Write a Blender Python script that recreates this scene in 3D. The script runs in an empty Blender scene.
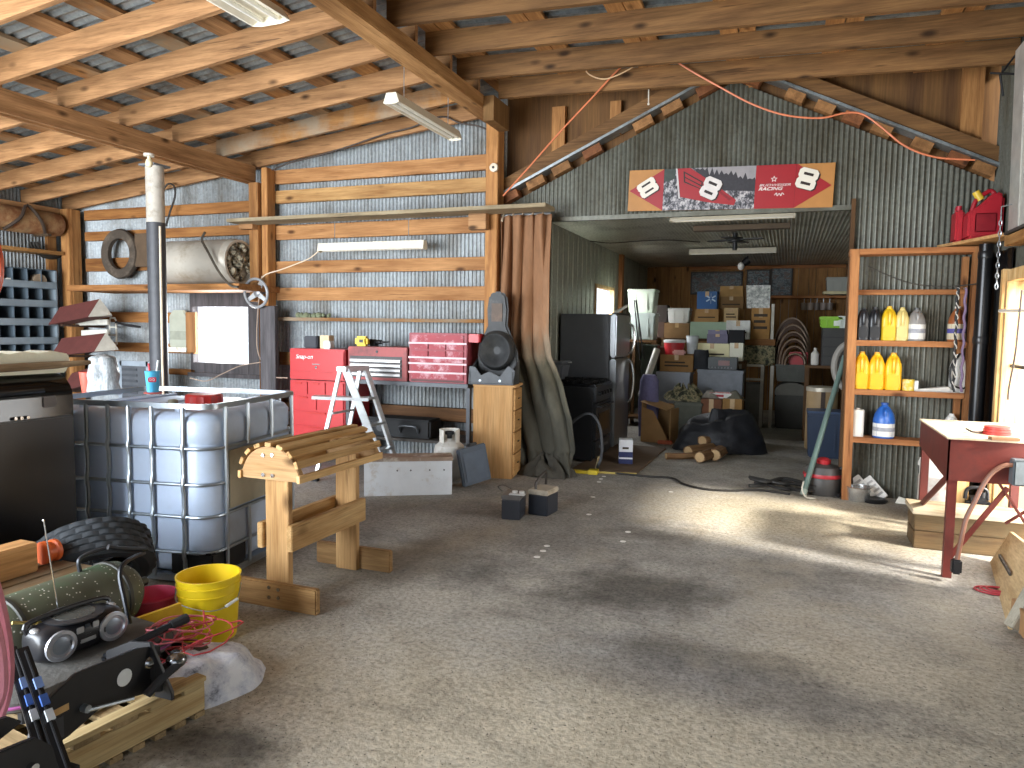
import bpy, bmesh, math, random
from mathutils import Vector, Matrix, Euler, noise
random.seed(7)
PI=math.pi
C=bpy.context.scene.collection
V=Vector
# ---------------------------------------------------------------- camera model (also turns a pixel of the photo into a place in the room)
F=722.145; YAW,PIT,ROL=[math.radians(a) for a in(-20.823,-4.396,0.834)]; CH=1.52
fw=V((math.sin(YAW)*math.cos(PIT),math.cos(YAW)*math.cos(PIT),math.sin(PIT)))
rt=V((math.cos(YAW),-math.sin(YAW),0)); up=rt.cross(fw)
RT=rt*math.cos(ROL)+up*math.sin(ROL); UP=-rt*math.sin(ROL)+up*math.cos(ROL)
CAM=V((0,0,CH))
def on(x,y,ax,v):
    d=fw+RT*((x-512)/F)-UP*((y-384)/F)
    return CAM+d*((v-CAM[ax])/d[ax])
def fl(x,y,z=0): return on(x,y,2,z)
def oY(x,y,Y): return on(x,y,1,Y)
def oX(x,y,X): return on(x,y,0,X)
def dep(p): return (V(p)-CAM).dot(fw)
def pxm(n,p): return n*dep(p)/F      # n pixels at p, in metres
def rect(x0,y0,x1,y1,Y):              # X0,X1,Z0,Z1 of a pixel rectangle standing at depth Y
    xm,ym=(x0+x1)/2,(y0+y1)/2
    return oY(x0,ym,Y).x,oY(x1,ym,Y).x,oY(xm,y1,Y).z,oY(xm,y0,Y).z
# ---------------------------------------------------------------- materials
def lin(h):
    h=h.lstrip('#'); o=[]
    for i in(0,2,4):
        c=int(h[i:i+2],16)/255; o.append(c/12.92 if c<=.04045 else((c+.055)/1.055)**2.4)
    return(*o,1)
MC={}
class NT:
    def __init__(s,name):
        s.m=bpy.data.materials.new(name); s.m.use_nodes=True; s.t=s.m.node_tree; s.n=s.t.nodes
        s.b=s.n['Principled BSDF']; s.co=None
    def add(s,ty,**k):
        n=s.n.new(ty)
        for a,v in k.items():
            if a in n.inputs.keys() and not hasattr(type(n),a): n.inputs[a].default_value=v
            else: setattr(n,a,v)
        return n
    def lk(s,a,b): s.t.links.new(a,b)
    def coord(s,sc=(1,1,1)):
        tc=s.add('ShaderNodeTexCoord'); mp=s.add('ShaderNodeMapping'); mp.inputs['Scale'].default_value=sc
        oi=s.add('ShaderNodeObjectInfo'); ad=s.add('ShaderNodeVectorMath',operation='MULTIPLY_ADD')
        s.lk(oi.outputs['Random'],ad.inputs[0]); ad.inputs[1].default_value=(37,19,53); s.lk(tc.outputs['Object'],ad.inputs[2])
        s.lk(ad.outputs[0],mp.inputs[0]); return mp.outputs[0]
    def noise(s,co,scale,detail=4,rough=.6):
        n=s.add('ShaderNodeTexNoise'); n.inputs['Scale'].default_value=scale; n.inputs['Detail'].default_value=detail; n.inputs['Roughness'].default_value=rough
        s.lk(co,n.inputs['Vector']); return n.outputs['Fac']
    def ramp(s,f,stops):
        r=s.add('ShaderNodeValToRGB'); e=r.color_ramp.elements
        while len(e)<len(stops): e.new(.5)
        for i,(p,c) in enumerate(stops): e[i].position=p; e[i].color=c if not isinstance(c,str) else lin(c)
        s.lk(f,r.inputs[0]); return r.outputs[0]
    def mix(s,f,a,b,mode='MIX'):
        n=s.add('ShaderNodeMix',data_type='RGBA',blend_type=mode)
        for sock,v in((n.inputs[0],f),(n.inputs[6],a),(n.inputs[7],b)):
            if isinstance(v,(int,float)): sock.default_value=v
            elif isinstance(v,str): sock.default_value=lin(v)
            elif isinstance(v,tuple): sock.default_value=v
            else: s.lk(v,sock)
        return n.outputs[2]
    def bump(s,h,st=.3,d=.01):
        n=s.add('ShaderNodeBump'); n.inputs['Strength'].default_value=st; n.inputs['Distance'].default_value=d
        s.lk(h,n.inputs['Height']); s.lk(n.outputs[0],s.b.inputs['Normal'])
def M(h,rough=.5,metal=0,var=.18,sc=9,bump=0,dirt=None,dsc=3,dth=.55,spec=None,trans=0,name=None):
    key=(h,rough,metal,var,sc,bump,dirt,dsc,dth,spec,trans)
    if key in MC: return MC[key]
    t=NT(name or('paint_'+h)); co=t.coord()
    col=lin(h); f=t.noise(co,sc)
    d=tuple(c*(1-var) for c in col[:3])+(1,); l=tuple(min(1,c*(1+var*.6)) for c in col[:3])+(1,)
    c=t.ramp(f,[(.3,d),(.7,l)])
    if dirt:
        g=t.noise(co,dsc,6,.7); c=t.mix(t.ramp(g,[(dth-.06,(0,0,0,1)),(dth+.1,(1,1,1,1))]),c,dirt)
    t.lk(c,t.b.inputs['Base Color']); t.b.inputs['Roughness'].default_value=rough; t.b.inputs['Metallic'].default_value=metal
    if spec is not None: t.b.inputs['Specular IOR Level'].default_value=spec
    if trans: t.b.inputs['Transmission Weight'].default_value=trans
    if bump: t.bump(t.noise(co,sc*4),bump,.01)
    MC[key]=t.m; return t.m
def wood(ax,dark='8a5a2e',light='c89a62',sc=1.0,knots=True,rough=.7,grey=None):
    key=('w',ax,dark,light,sc,knots,grey)
    if key in MC: return MC[key]
    t=NT('wood_'+light+'xyz'[ax])
    s=[9*sc]*3; s[ax]=.9*sc
    co=t.coord(tuple(s)); n1=t.noise(co,1.6,6,.62)
    c=t.ramp(n1,[(.28,dark),(.5,t_mid(dark,light)),(.72,light)])
    s2=[60*sc]*3; s2[ax]=2.2*sc
    n2=t.noise(t.coord(tuple(s2)),2.0,3,.6)
    c=t.mix(t.ramp(n2,[(.35,(.55,.55,.55,1)),(.6,(1,1,1,1))]),(0,0,0,1),c,'MULTIPLY') if False else t.mix(.5,c,t.ramp(n2,[(.3,(.45,.42,.4,1)),(.62,(1,1,1,1))]),'MULTIPLY')
    if knots:
        s3=[5]*3; s3[ax]=2.2
        vo=t.add('ShaderNodeTexVoronoi',feature='F1'); vo.inputs['Scale'].default_value=1.0; t.lk(t.coord(tuple(s3)),vo.inputs['Vector'])
        c=t.mix(t.ramp(vo.outputs['Distance'],[(.06,(1,1,1,1)),(.17,(0,0,0,1))]),c,dark_of(dark))
        s4=[16*sc]*3; s4[ax]=.8; n9=t.noise(t.coord(tuple(s4)),1.3,4,.7)
        c=t.mix(t.ramp(n9,[(.30,(.75,.75,.75,1)),(.37,(0,0,0,1))]),c,dark_of(dark))
    if grey:
        g=t.noise(t.coord((1.5,1.5,1.5)),1.2,5,.65); c=t.mix(t.ramp(g,[(.42,(0,0,0,1)),(.65,(1,1,1,1))]),c,grey)
    oi=t.add('ShaderNodeObjectInfo'); hs=t.add('ShaderNodeHueSaturation')
    mr=t.add('ShaderNodeMapRange'); mr.inputs[3].default_value=.82; mr.inputs[4].default_value=1.12; t.lk(oi.outputs['Random'],mr.inputs[0])
    t.lk(mr.outputs[0],hs.inputs['Value']); t.lk(c,hs.inputs['Color'])
    t.lk(hs.outputs[0],t.b.inputs['Base Color']); t.b.inputs['Roughness'].default_value=rough
    t.b.inputs['Specular IOR Level'].default_value=.25
    t.bump(n2,.25,.004); MC[key]=t.m; return t.m
def t_mid(a,b):
    a,b=lin(a),lin(b); return tuple((x+y)/2 for x,y in zip(a,b))
def dark_of(a):
    a=lin(a); return(a[0]*.35,a[1]*.33,a[2]*.3,1)
def galv(h='aab0b4',dirt='6d6558',metal=.55,rough=.42,stain=.5):
    key=('g',h,dirt,metal,rough,stain)
    if key in MC: return MC[key]
    t=NT('galvanised_'+h); co=t.coord()
    vo=t.add('ShaderNodeTexVoronoi'); vo.inputs['Scale'].default_value=38; t.lk(co,vo.inputs['Vector'])
    sp=t.ramp(vo.outputs['Color'],[(0,(.75,.75,.75,1)),(1,(1.08,1.08,1.08,1))])
    n=t.noise(t.coord((1.2,1.2,.35)),2.2,6,.65)
    c=t.mix(t.ramp(n,[(stain-.05,(0,0,0,1)),(stain+.28,(1,1,1,1))]),h,dirt)
    c=t.mix(1,c,sp,'MULTIPLY')
    t.lk(c,t.b.inputs['Base Color']); t.b.inputs['Metallic'].default_value=metal; t.b.inputs['Roughness'].default_value=rough
    MC[key]=t.m; return t.m
# ---------------------------------------------------------------- mesh builder
class B:
    def __init__(s): s.bm=bmesh.new(); s.x=Matrix.Identity(4)
    def at(s,loc=(0,0,0),rz=0,rx=0,ry=0):
        s.x=Matrix.Translation(loc)@Euler((rx,ry,rz)).to_matrix().to_4x4(); return s
    def v(s,p): return s.bm.verts.new(s.x@V(p))
    def f(s,vs):
        try: return s.bm.faces.new(vs)
        except ValueError: return None
    def hull8(s,P):
        v=[s.v(p) for p in P]
        for q in((3,2,1,0),(4,5,6,7),(0,1,5,4),(1,2,6,5),(2,3,7,6),(3,0,4,7)): s.f([v[i] for i in q])
        return s
    def b(s,x0,x1,y0,y1,z0,z1):
        return s.hull8([(x0,y0,z0),(x1,y0,z0),(x1,y1,z0),(x0,y1,z0),(x0,y0,z1),(x1,y0,z1),(x1,y1,z1),(x0,y1,z1)])
    def taper(s,w0,d0,w1,d1,z0,z1):
        return s.hull8([(-w0/2,-d0/2,z0),(w0/2,-d0/2,z0),(w0/2,d0/2,z0),(-w0/2,d0/2,z0),(-w1/2,-d1/2,z1),(w1/2,-d1/2,z1),(w1/2,d1/2,z1),(-w1/2,d1/2,z1)])
    def bar(s,p0,p1,w,h,roll=0):      # box from p0 to p1, w sideways, h upwards
        p0,p1=V(p0),V(p1); d=(p1-p0).normalized(); a=V((0,0,1)) if abs(d.z)<.95 else V((0,1,0))
        r=d.cross(a).normalized(); u=r.cross(d).normalized()
        if roll: q=Matrix.Rotation(roll,3,d); r=q@r; u=q@u
        P=[]
        for c in(p0,p1):
            for a_,b_ in((-1,-1),(1,-1),(1,1),(-1,1)): P.append(c+r*(a_*w/2)+u*(b_*h/2))
        return s.hull8(P)
    def ring(s,c,r,u,w,n,ph=0): return [s.v(c+u*(r*math.cos(2*PI*i/n+ph))+w*(r*math.sin(2*PI*i/n+ph))) for i in range(n)]
    def skin(s,rings,closed=False,cap=True):
        R=rings; n=len(R[0])
        for a,b_ in zip(R,R[1:]+([R[0]] if closed else [])):
            for i in range(n): s.f([a[i],a[(i+1)%n],b_[(i+1)%n],b_[i]])
        if cap and not closed: s.f(R[0][::-1]); s.f(R[-1])
        return s
    def cyl(s,p0,p1,r0,r1=None,n=14,cap=True):
        p0,p1=V(p0),V(p1); r1=r0 if r1 is None else r1; d=(p1-p0).normalized()
        u=d.orthogonal().normalized(); w=d.cross(u)
        return s.skin([s.ring(p0,r0,u,w,n),s.ring(p1,r1,u,w,n)],cap=cap)
    def tube(s,pts,r,n=7,closed=False,radii=None):
        P=[V(p) for p in pts]; R=[]; L=len(P); u=None
        for i,p in enumerate(P):
            a=P[i-1] if(i or closed) else P[i]; b_=P[(i+1)%L] if(i<L-1 or closed) else P[i]
            d=(b_-a).normalized() if(b_-a).length>1e-9 else V((0,0,1))
            if u is None: u=d.orthogonal().normalized()
            u=(u-d*u.dot(d)); u=u.normalized() if u.length>1e-6 else d.orthogonal().normalized()
            R.append(s.ring(p,(radii[i] if radii else r),u,d.cross(u),n))
        return s.skin(R,closed)
    def lathe(s,prof,n=24,ax=None,cap=True,a0=0):   # prof: (r,z), around local z
        R=[[s.v((max(r,1e-4)*math.cos(2*PI*i/n+a0),max(r,1e-4)*math.sin(2*PI*i/n+a0),z)) for i in range(n)] for r,z in prof]
        return s.skin(R,cap=cap)
    def prism(s,poly,a,b,ax='y'):     # polygon in the plane across ax, extruded from a to b
        def mk(p,t): return{'y':(p[0],t,p[1]),'x':(t,p[0],p[1]),'z':(p[0],p[1],t)}[ax]
        A=[s.v(mk(p,a)) for p in poly]; D=[s.v(mk(p,b)) for p in poly]; n=len(poly)
        s.f(A); s.f(D[::-1])
        for i in range(n): s.f([A[i],D[i],D[(i+1)%n],A[(i+1)%n]])
        return s
    def grid(s,fn,nu,nv,wrap=False):
        G=[[s.v(fn(i/nu,j/nv)) for j in range(nv+1)] for i in range(nu+(0 if wrap else 1))]
        m=len(G)
        for i in range(m if wrap else m-1):
            for j in range(nv): s.f([G[i][j],G[(i+1)%m][j],G[(i+1)%m][j+1],G[i][j+1]])
        return s
    def ball(s,c,rx,ry=None,rz=None,n=14):
        ry=ry or rx; rz=rz or rx; c=V(c)
        R=[]
        for j in range(n//2+1):
            t=PI*j/(n//2); q=max(math.sin(t),1e-3)
            R.append([s.v((c.x+rx*q*math.cos(2*PI*i/n),c.y+ry*q*math.sin(2*PI*i/n),c.z-rz*math.cos(t))) for i in range(n)])
        return s.skin(R)
    def build(s,name,m,par=None,bev=0,ang=35,solid=0,seg=2,jit=0,sub=0):
        bm=s.bm
        bmesh.ops.recalc_face_normals(bm,faces=bm.faces)
        if bev:
            E=[e for e in bm.edges if len(e.link_faces)==2 and e.calc_face_angle(0)>.5]
            try: bmesh.ops.bevel(bm,geom=E,offset=bev,segments=seg,affect='EDGES',clamp_overlap=True)
            except Exception: pass
        if sub: bmesh.ops.subdivide_edges(bm,edges=bm.edges,cuts=sub,use_grid_fill=True)
        if jit:
            for v in bm.verts: v.co+=noise.noise_vector(v.co*7)*jit+noise.noise_vector(v.co*19+V((5,5,5)))*jit*.5
        me=bpy.data.meshes.new(name); bm.to_mesh(me); bm.free()
        for p in me.polygons: p.use_smooth=True
        me.set_sharp_from_angle(angle=math.radians(ang))
        me.materials.append(m)
        o=bpy.data.objects.new(name,me); C.objects.link(o)
        if par is not None: o.parent=par
        if solid:
            md=o.modifiers.new('thickness','SOLIDIFY'); md.thickness=solid; md.offset=0
        return o
def tag(o,label,cat,group=None,kind=None):
    if label: o['label']=label
    if cat: o['category']=cat
    if group: o['group']=group
    if kind: o['kind']=kind
    return o
def thing(name,label,cat,loc=(0,0,0),rz=0,group=None,rx=0,ry=0):
    o=bpy.data.objects.new(name,None); C.objects.link(o); o.location=loc; o.rotation_euler=(rx,ry,rz); o.empty_display_size=.1
    return tag(o,label,cat,group)
def one(name,label,cat,bld,m,loc=(0,0,0),rz=0,group=None,rx=0,ry=0,**k):
    o=bld.build(name,m,None,**k); o.location=loc; o.rotation_euler=(rx,ry,rz); return tag(o,label,cat,group)
def struct(name,bld,m,label=None,cat=None,**k):
    o=bld.build(name,m,None,**k); o['kind']='structure'; return tag(o,label,cat)
def dup(r,loc,rz=None,label=None,group=None):
    c=r.copy(); C.objects.link(c); c.location=loc
    if rz is not None: c.rotation_euler.z=rz
    for ch in r.children:
        d=ch.copy(); C.objects.link(d); d.parent=c
        for g in ch.children:
            e=g.copy(); C.objects.link(e); e.parent=d
    if label: c['label']=label
    if group: c['group']=group
    return c
def smooth(pts,k=6):                   # Catmull-Rom through pts
    P=[V(p) for p in pts]; P=[P[0]*2-P[1]]+P+[P[-1]*2-P[-2]]; out=[]
    for i in range(1,len(P)-2):
        for j in range(k):
            t=j/k; a,b,c,d=P[i-1:i+3]
            out.append(.5*((2*b)+(c-a)*t+(2*a-5*b+4*c-d)*t*t+(3*b-a-3*c+d)*t**3))
    out.append(P[-2]); return out
def rrect(w,h,r,n=4,cx=0,cy=0):
    o=[]
    for qx,qy,a in((1,-1,-PI/2),(1,1,0),(-1,1,PI/2),(-1,-1,PI)):
        for i in range(n+1):
            t=a+PI/2*i/n; o.append((cx+qx*(w/2-r)+r*math.cos(t),cy+qy*(h/2-r)+r*math.sin(t)))
    return o
def text(name,s,size,m,par,loc,rot=(PI/2,0,0),ext=.001,shear=0,off=0,sx=1):
    c=bpy.data.curves.new(name,'FONT'); c.body=s; c.size=size; c.align_x='CENTER'; c.align_y='CENTER'; c.extrude=ext; c.shear=shear; c.offset=off
    c.materials.append(m); q=bpy.data.objects.new(name,c); C.objects.link(q); bpy.context.view_layer.update()
    me=bpy.data.meshes.new_from_object(q.evaluated_get(bpy.context.evaluated_depsgraph_get())); bpy.data.objects.remove(q)
    o=bpy.data.objects.new(name,me); C.objects.link(o); o.parent=par; o.location=loc; o.rotation_euler=rot; o.scale.x=sx; return o
SKY,SUN,BAY,RWIN,BWIN,SWIN,EXPO=1.1,6.5,740,50,30,24,0.92
# ================================================================ SETTING
WX=wood(0,'785434','c09265'); WY=wood(1,'785434','c09265'); WZ=wood(2,'8a5a32','c8935a')
WJ=wood(0,'563b22','906a42'); WXd=wood(0,'6b4524','a87a48',grey='8a7a66'); WYg=wood(1,'76583a','b08a5c',grey='9a8c78')  # WJ: rafter wood with the upper-right shade put into its colour
SHW=wood(0,'8a5430','bd8352'); SHWz=wood(2,'8a5430','ba8454')
GAL=galv('a0a6a9','655d50',.35,.55,.5); GALD=galv('6c6d64','423b2a',.4,.45,.45); GALR=galv('9fa7aa','5a564e',.6,.38,.5); RIB=galv('9a9a8c','6f6a58',.2,.5,.55)  # GALD darkened so the gable carries the dimness of the upper right
YB=7.42
def corr(b,x0,x1,zb,zt,fn,per=.048,amp=.0085,n=6):
    N=max(2,int((x1-x0)/per*n)); pv=None
    for i in range(N+1):
        x=x0+(x1-x0)*i/N; w=amp*math.sin(2*PI*x/per)
        lo=zb(x) if callable(zb) else zb; hi=zt(x) if callable(zt) else zt
        a,c=b.v(fn(x,lo,w)),b.v(fn(x,hi,w))
        if pv: b.f([pv[0],a,c,pv[1]])
        pv=(a,c)
rl=lambda X:3.43+.112*(X+6.09)              # underside of the left rafters
rr=lambda X:3.81-.036*(X+2.92)              # underside of the right joists
# floor: packed, stained concrete
def floor_mat():
    t=NT('dusty_concrete'); co=t.coord((1,1,1))
    n1=t.noise(co,.55,6,.62); n2=t.noise(co,3.2,7,.7); n3=t.noise(co,38,4,.7); n4=t.noise(t.coord((.8,1.7,1)),1.1,6,.7)
    c=t.ramp(n1,[(.32,'93908b'),(.5,'a9a59e'),(.68,'bab4a8')])
    tc=t.add('ShaderNodeTexCoord')
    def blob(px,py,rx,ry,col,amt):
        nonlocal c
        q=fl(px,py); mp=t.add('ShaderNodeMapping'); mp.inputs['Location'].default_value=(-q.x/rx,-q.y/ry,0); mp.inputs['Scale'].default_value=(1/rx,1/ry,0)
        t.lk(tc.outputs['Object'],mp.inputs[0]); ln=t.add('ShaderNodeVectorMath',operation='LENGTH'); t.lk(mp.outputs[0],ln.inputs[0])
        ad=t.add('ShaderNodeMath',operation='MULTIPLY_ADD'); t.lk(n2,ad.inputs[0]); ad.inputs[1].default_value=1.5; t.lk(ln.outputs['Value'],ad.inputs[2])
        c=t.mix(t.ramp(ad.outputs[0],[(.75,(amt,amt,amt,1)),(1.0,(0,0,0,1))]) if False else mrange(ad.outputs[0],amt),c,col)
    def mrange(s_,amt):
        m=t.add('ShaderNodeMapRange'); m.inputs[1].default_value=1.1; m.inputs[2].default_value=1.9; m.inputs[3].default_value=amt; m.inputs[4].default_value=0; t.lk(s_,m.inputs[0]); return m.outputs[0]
    blob(560,760,2.0,.9,'d6cab2',.8); blob(900,700,1.1,1.0,'d2c6b0',.7); blob(820,520,1.5,1.0,'d8caac',.75); blob(640,590,.55,.45,'57534e',.75); blob(690,655,.5,.22,'6d6a66',.7); blob(590,600,.35,.2,'5d5852',.6)  # pale blobs mix sandy dust with painted daylight; the third is the sun patch
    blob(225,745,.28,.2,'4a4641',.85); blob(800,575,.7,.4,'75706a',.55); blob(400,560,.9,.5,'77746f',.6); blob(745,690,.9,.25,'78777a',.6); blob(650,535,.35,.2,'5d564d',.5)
    c=t.mix(.75,c,t.ramp(n2,[(.3,(.62,.61,.6,1)),(.58,(1.08,1.08,1.08,1))]),'MULTIPLY')
    c=t.mix(.85,c,t.ramp(n3,[(.3,(.45,.45,.45,1)),(.6,(1,1,1,1))]),'MULTIPLY')
    c=t.mix(t.ramp(n4,[(.55,(0,0,0,1)),(.80,(.6,.6,.6,1))]),c,'4a4640')
    n5=t.noise(t.coord((1.3,.9,1)),.9,5,.6); c=t.mix(t.ramp(n5,[(.52,(0,0,0,1)),(.8,(.6,.6,.6,1))]),c,'c2b59c')
    n6=t.noise(co,90,2,.5); c=t.mix(t.ramp(n6,[(.28,(1,1,1,1)),(.34,(0,0,0,1))]),c,'3c3934')
    t.lk(c,t.b.inputs['Base Color']); t.b.inputs['Roughness'].default_value=.85; t.b.inputs['Specular IOR Level'].default_value=.25
    t.bump(n3,.5,.012); return t.m
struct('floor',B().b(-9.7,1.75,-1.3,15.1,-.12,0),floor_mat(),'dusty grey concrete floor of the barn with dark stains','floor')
struct('ground_outside',B().b(-30,25,-30,-1.3,-.14,-.02).b(1.75,25,-1.3,20,-.14,-.02),M('b5a68a',.9,var=.1,sc=.8,name='dry_gravel'),'dry ground outside the open front of the barn','ground')
# --- left bay / back wall
w=rect(198,307,253,363,YB); wx0,wx1,wz0,wz1=w
b=B(); Yf=lambda x,z,o:(x,YB+o,z); top=lambda X:rl(X)+.22
corr(b,-9.55,wx0,0,top,Yf); corr(b,wx0,wx1,0,wz0,Yf); corr(b,wx0,wx1,wz1,top,Yf); corr(b,wx1,-2.92,0,top,Yf)
struct('wall_back',b,GAL,'galvanised corrugated back wall of the barn left of the curtain','wall')
# --- gable wall with the wide opening
AP=-.575
def gz(X): return 2.87+(X+2.87)*.459 if X<AP else 3.923-(X-AP)*.492
OL,OR_,OH=-2.40,.50,2.70
b=B(); Yg=lambda x,z,o:(x,7.43+o,z)
corr(b,-2.86,OL,0,gz,Yg,per=.045,amp=.0075,n=6); corr(b,OL,AP,OH,gz,Yg,per=.045,amp=.0075,n=6); corr(b,AP,OR_,OH,gz,Yg,per=.045,amp=.0075,n=6); corr(b,OR_,1.62,0,gz,Yg,per=.045,amp=.0075,n=6)
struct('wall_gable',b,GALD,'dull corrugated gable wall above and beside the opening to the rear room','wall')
struct('trim_1',B().b(OL,OR_,7.40,7.46,2.655,2.70),GALD,'thin metal edge along the head of the wide opening','trim')
struct('trim_2',B().b(OR_-.005,OR_+.03,7.38,7.46,0,2.75),wood(2,'4a3420','6f5032'),'narrow timber strip up the right side of the wide opening','trim')
# barn sheathing above the inner gable
PLY=wood(2,'5a3e26','886238',.5,knots=False)  # plywood tone lowered too, dim light put into the colour
struct('wall_plywood',B().prism([(-3.0,2.55),(AP,3.65),(1.66,2.55),(1.66,3.9),(-3.0,4.06)],7.50,7.52),PLY,'plywood sheathing above the inner gable roof','wall')
b=B(); b.at((0,0,0))
for i,(px0,px1,s) in enumerate([(553,566,1),(611,622,1),(962,984,1),(746,754,1)]):
    X0,X1=oY(px0,90,7.45).x,oY(px1,90,7.45).x
    one('stud',f"{['short upright stud on the plywood nearest the centre post','second short stud on the plywood from the centre post','wide stud on the plywood at the right end','stud end behind the lowest joist near the gable peak'][i]}",'stud',B().b(X0,X1,7.43,7.50,gz((X0+X1)/2)+.13,3.85),WZ)['kind']='structure'
# rake of the inner roof: metal sheet, timber above, purlin ends below
for sd,(xa,xb) in enumerate(((-2.92,AP),(AP,1.60))):
    n='left' if sd==0 else 'right'
    za,zb=gz(xa),gz(xb); d=V((xb-xa,0,zb-za)).normalized(); u=V((-d.z,0,d.x)); u=u if u.z>0 else -u
    P=lambda x,o,y:(V((x,y,gz(x)))+u*o)
    one('roof_sheet',f'thin metal roof edge on the {n} slope of the inner gable','roof',B().hull8([P(xa,.10,7.31),P(xb,.10,7.31),P(xb,.10,7.49),P(xa,.10,7.49),P(xa,.125,7.31),P(xb,.125,7.31),P(xb,.125,7.49),P(xa,.125,7.49)]),GALR)['kind']='structure'
    one('rake_board',f'sawn timber lying up the {n} slope of the inner gable','beam',B().hull8([P(xa,.135,7.34),P(xb,.135,7.34),P(xb,.135,7.42),P(xa,.135,7.42),P(xa,.25,7.34),P(xb,.25,7.34),P(xb,.25,7.42),P(xa,.25,7.42)]),WJ)['kind']='structure'
    T=(.035,.16,.28,.42,.64,.76,.9) if sd==0 else (.06,.24,.36,.47,.58,.73,.86,.95)
    for k,t in enumerate(T):
        x=xa+(xb-xa)*t; L=.2 if sd==0 else .17
        c0=V((x,0,gz(x)))
        o=B(); Q=[]
        for yy in(7.35,7.49):
            for a_,o_ in((-.5,.01),(.5,.01),(.5,.095),(-.5,.095)): p=c0+d*(a_*L)+u*o_; Q.append((p.x,yy,p.z))
        one('purlin_end',f"sawn purlin end under the {n} slope of the inner gable, {['lowest','second up','third up','fourth up','fifth up','sixth up','seventh up','topmost'][k if sd==0 else 7-k]}",'purlin',o.hull8(Q),wood(1,'6f4c2c','a5784c') if k%3 else wood(1,'6a4128','96603c'),group='purlin ends of the inner gable')['kind']='structure'
# --- left wall
b=B(); corr(b,-1.3,7.45,0,3.28,lambda y,z,o:(-9.56+o,y,z)); struct('wall_left',b,GAL,'galvanised corrugated left wall behind the parts bin','wall')
# --- right wall with its window
RX=1.62; ry0,ry1,rz0,rz1=4.7,6.58,.06,1.93
b=B(); f=lambda y,z,o:(RX+o,y,z)
corr(b,-1.3,ry0,0,3.9,f); corr(b,ry0,ry1,0,rz0,f); corr(b,ry0,ry1,rz1,3.9,f); corr(b,ry1,7.45,0,3.9,f)
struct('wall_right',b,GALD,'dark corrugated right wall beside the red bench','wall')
# --- front: open bay, unseen header and ends; header set low at right to dim the gable
b=B().b(-9.6,-3.0,-1.35,-1.3,3.25,4.2).b(-3.0,RX,-1.35,-1.3,2.05,4.2).b(-9.7,-9.0,-1.35,-1.3,0,3.3).b(1.2,RX+.05,-1.35,-1.3,0,3.3)
struct('unseen_front_wall',b,GALD,'front wall header over the open bay behind the camera, set low at right to cut light','wall')
# --- rear room
b=B()
def ribbed(b,y0,y1,z0,z1,X,s=1):
    ys=[y0]; k=math.floor(y0/.23)
    while k*.23<y1+.3:
        for o,_ in((.0,0),(.012,1),(.03,1),(.042,0)):
            y=k*.23+o
            if y0<y<y1: ys.append(y)
        k+=1
    ys.append(y1); pv=None
    for y in ys:
        fr=y-math.floor(y/.23)*.23; dx=-.022*s if .011<fr<.031 else 0
        a,c=b.v((X+dx,y,z0)),b.v((X+dx,y,z1))
        if pv: b.f([pv[0],a,c,pv[1]])
        pv=(a,c)
LX,CZ,YR,RXR=-2.74,2.81,14.9,1.45
by0,by1=oX(595.5,300,LX).y,oX(612.5,300,LX).y; bz1=oX(600,288,LX).z; bz0=bz1-.5
ribbed(b,7.46,by0,0,CZ+.02,LX); ribbed(b,by0,by1,0,bz0,LX); ribbed(b,by0,by1,bz1,CZ+.02,LX); ribbed(b,by1,YR+.05,0,CZ+.02,LX)
struct('wall_rear_left',b,RIB,'ribbed metal left wall of the rear room behind the refrigerator','wall')
b=B(); ribbed(b,7.46,YR+.05,0,CZ+.02,RXR,-1); struct('wall_rear_right',b,RIB,'ribbed metal right wall of the rear room','wall')
b=B(); corr(b,LX-.04,RXR+.05,7.46,YR+.05,lambda x,y,o:(x,y,CZ+o),per=.046,amp=.0085,n=6); struct('ceiling',b,galv('c2c3b6','7d786a',.45,.36,.52),'corrugated metal ceiling of the rear room','ceiling')
b=B(); x=LX; random.seed(3)
while x<RXR:
    w_=random.uniform(.11,.2); b.b(x,min(x+w_-.006,RXR),YR+random.uniform(0,.012),YR+.05,0,CZ); x+=w_
struct('wall_rear',b,wood(2,'6e4a28','ba8a54',.8),'vertical wooden board wall at the end of the rear room','wall')
b=B().b(*rect(690,265,846,268,YR-.05)[:2],YR-.08,YR-.01,CZ-.07,CZ-.02)
struct('trim_3',b,SHW,'timber batten along the top of the board wall in the rear room','trim')
struct('trim_4',B().b(LX+.005,LX+.07,oX(621,280,LX+.05).y,oX(621,280,LX+.05).y+.14,0,CZ-.01),SHWz,'dark post against the ribbed wall in the rear room','post')
# roof of the rear room above its ceiling keeps daylight out
struct('roof_rear',B().hull8([(-2.9,7.52,2.82),(AP,7.52,3.9),(AP,15.1,3.9),(-2.9,15.1,2.82),(-2.9,7.52,2.85),(AP,7.52,3.93),(AP,15.1,3.93),(-2.9,15.1,2.85)]).hull8([(AP,7.52,3.9),(1.7,7.52,2.78),(1.7,15.1,2.78),(AP,15.1,3.9),(AP,7.52,3.93),(1.7,7.52,2.81),(1.7,15.1,2.81),(AP,15.1,3.93)]).b(-2.9,1.7,15.0,15.1,0,3.9),GALR,'metal roof of the inner building','roof')
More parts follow.
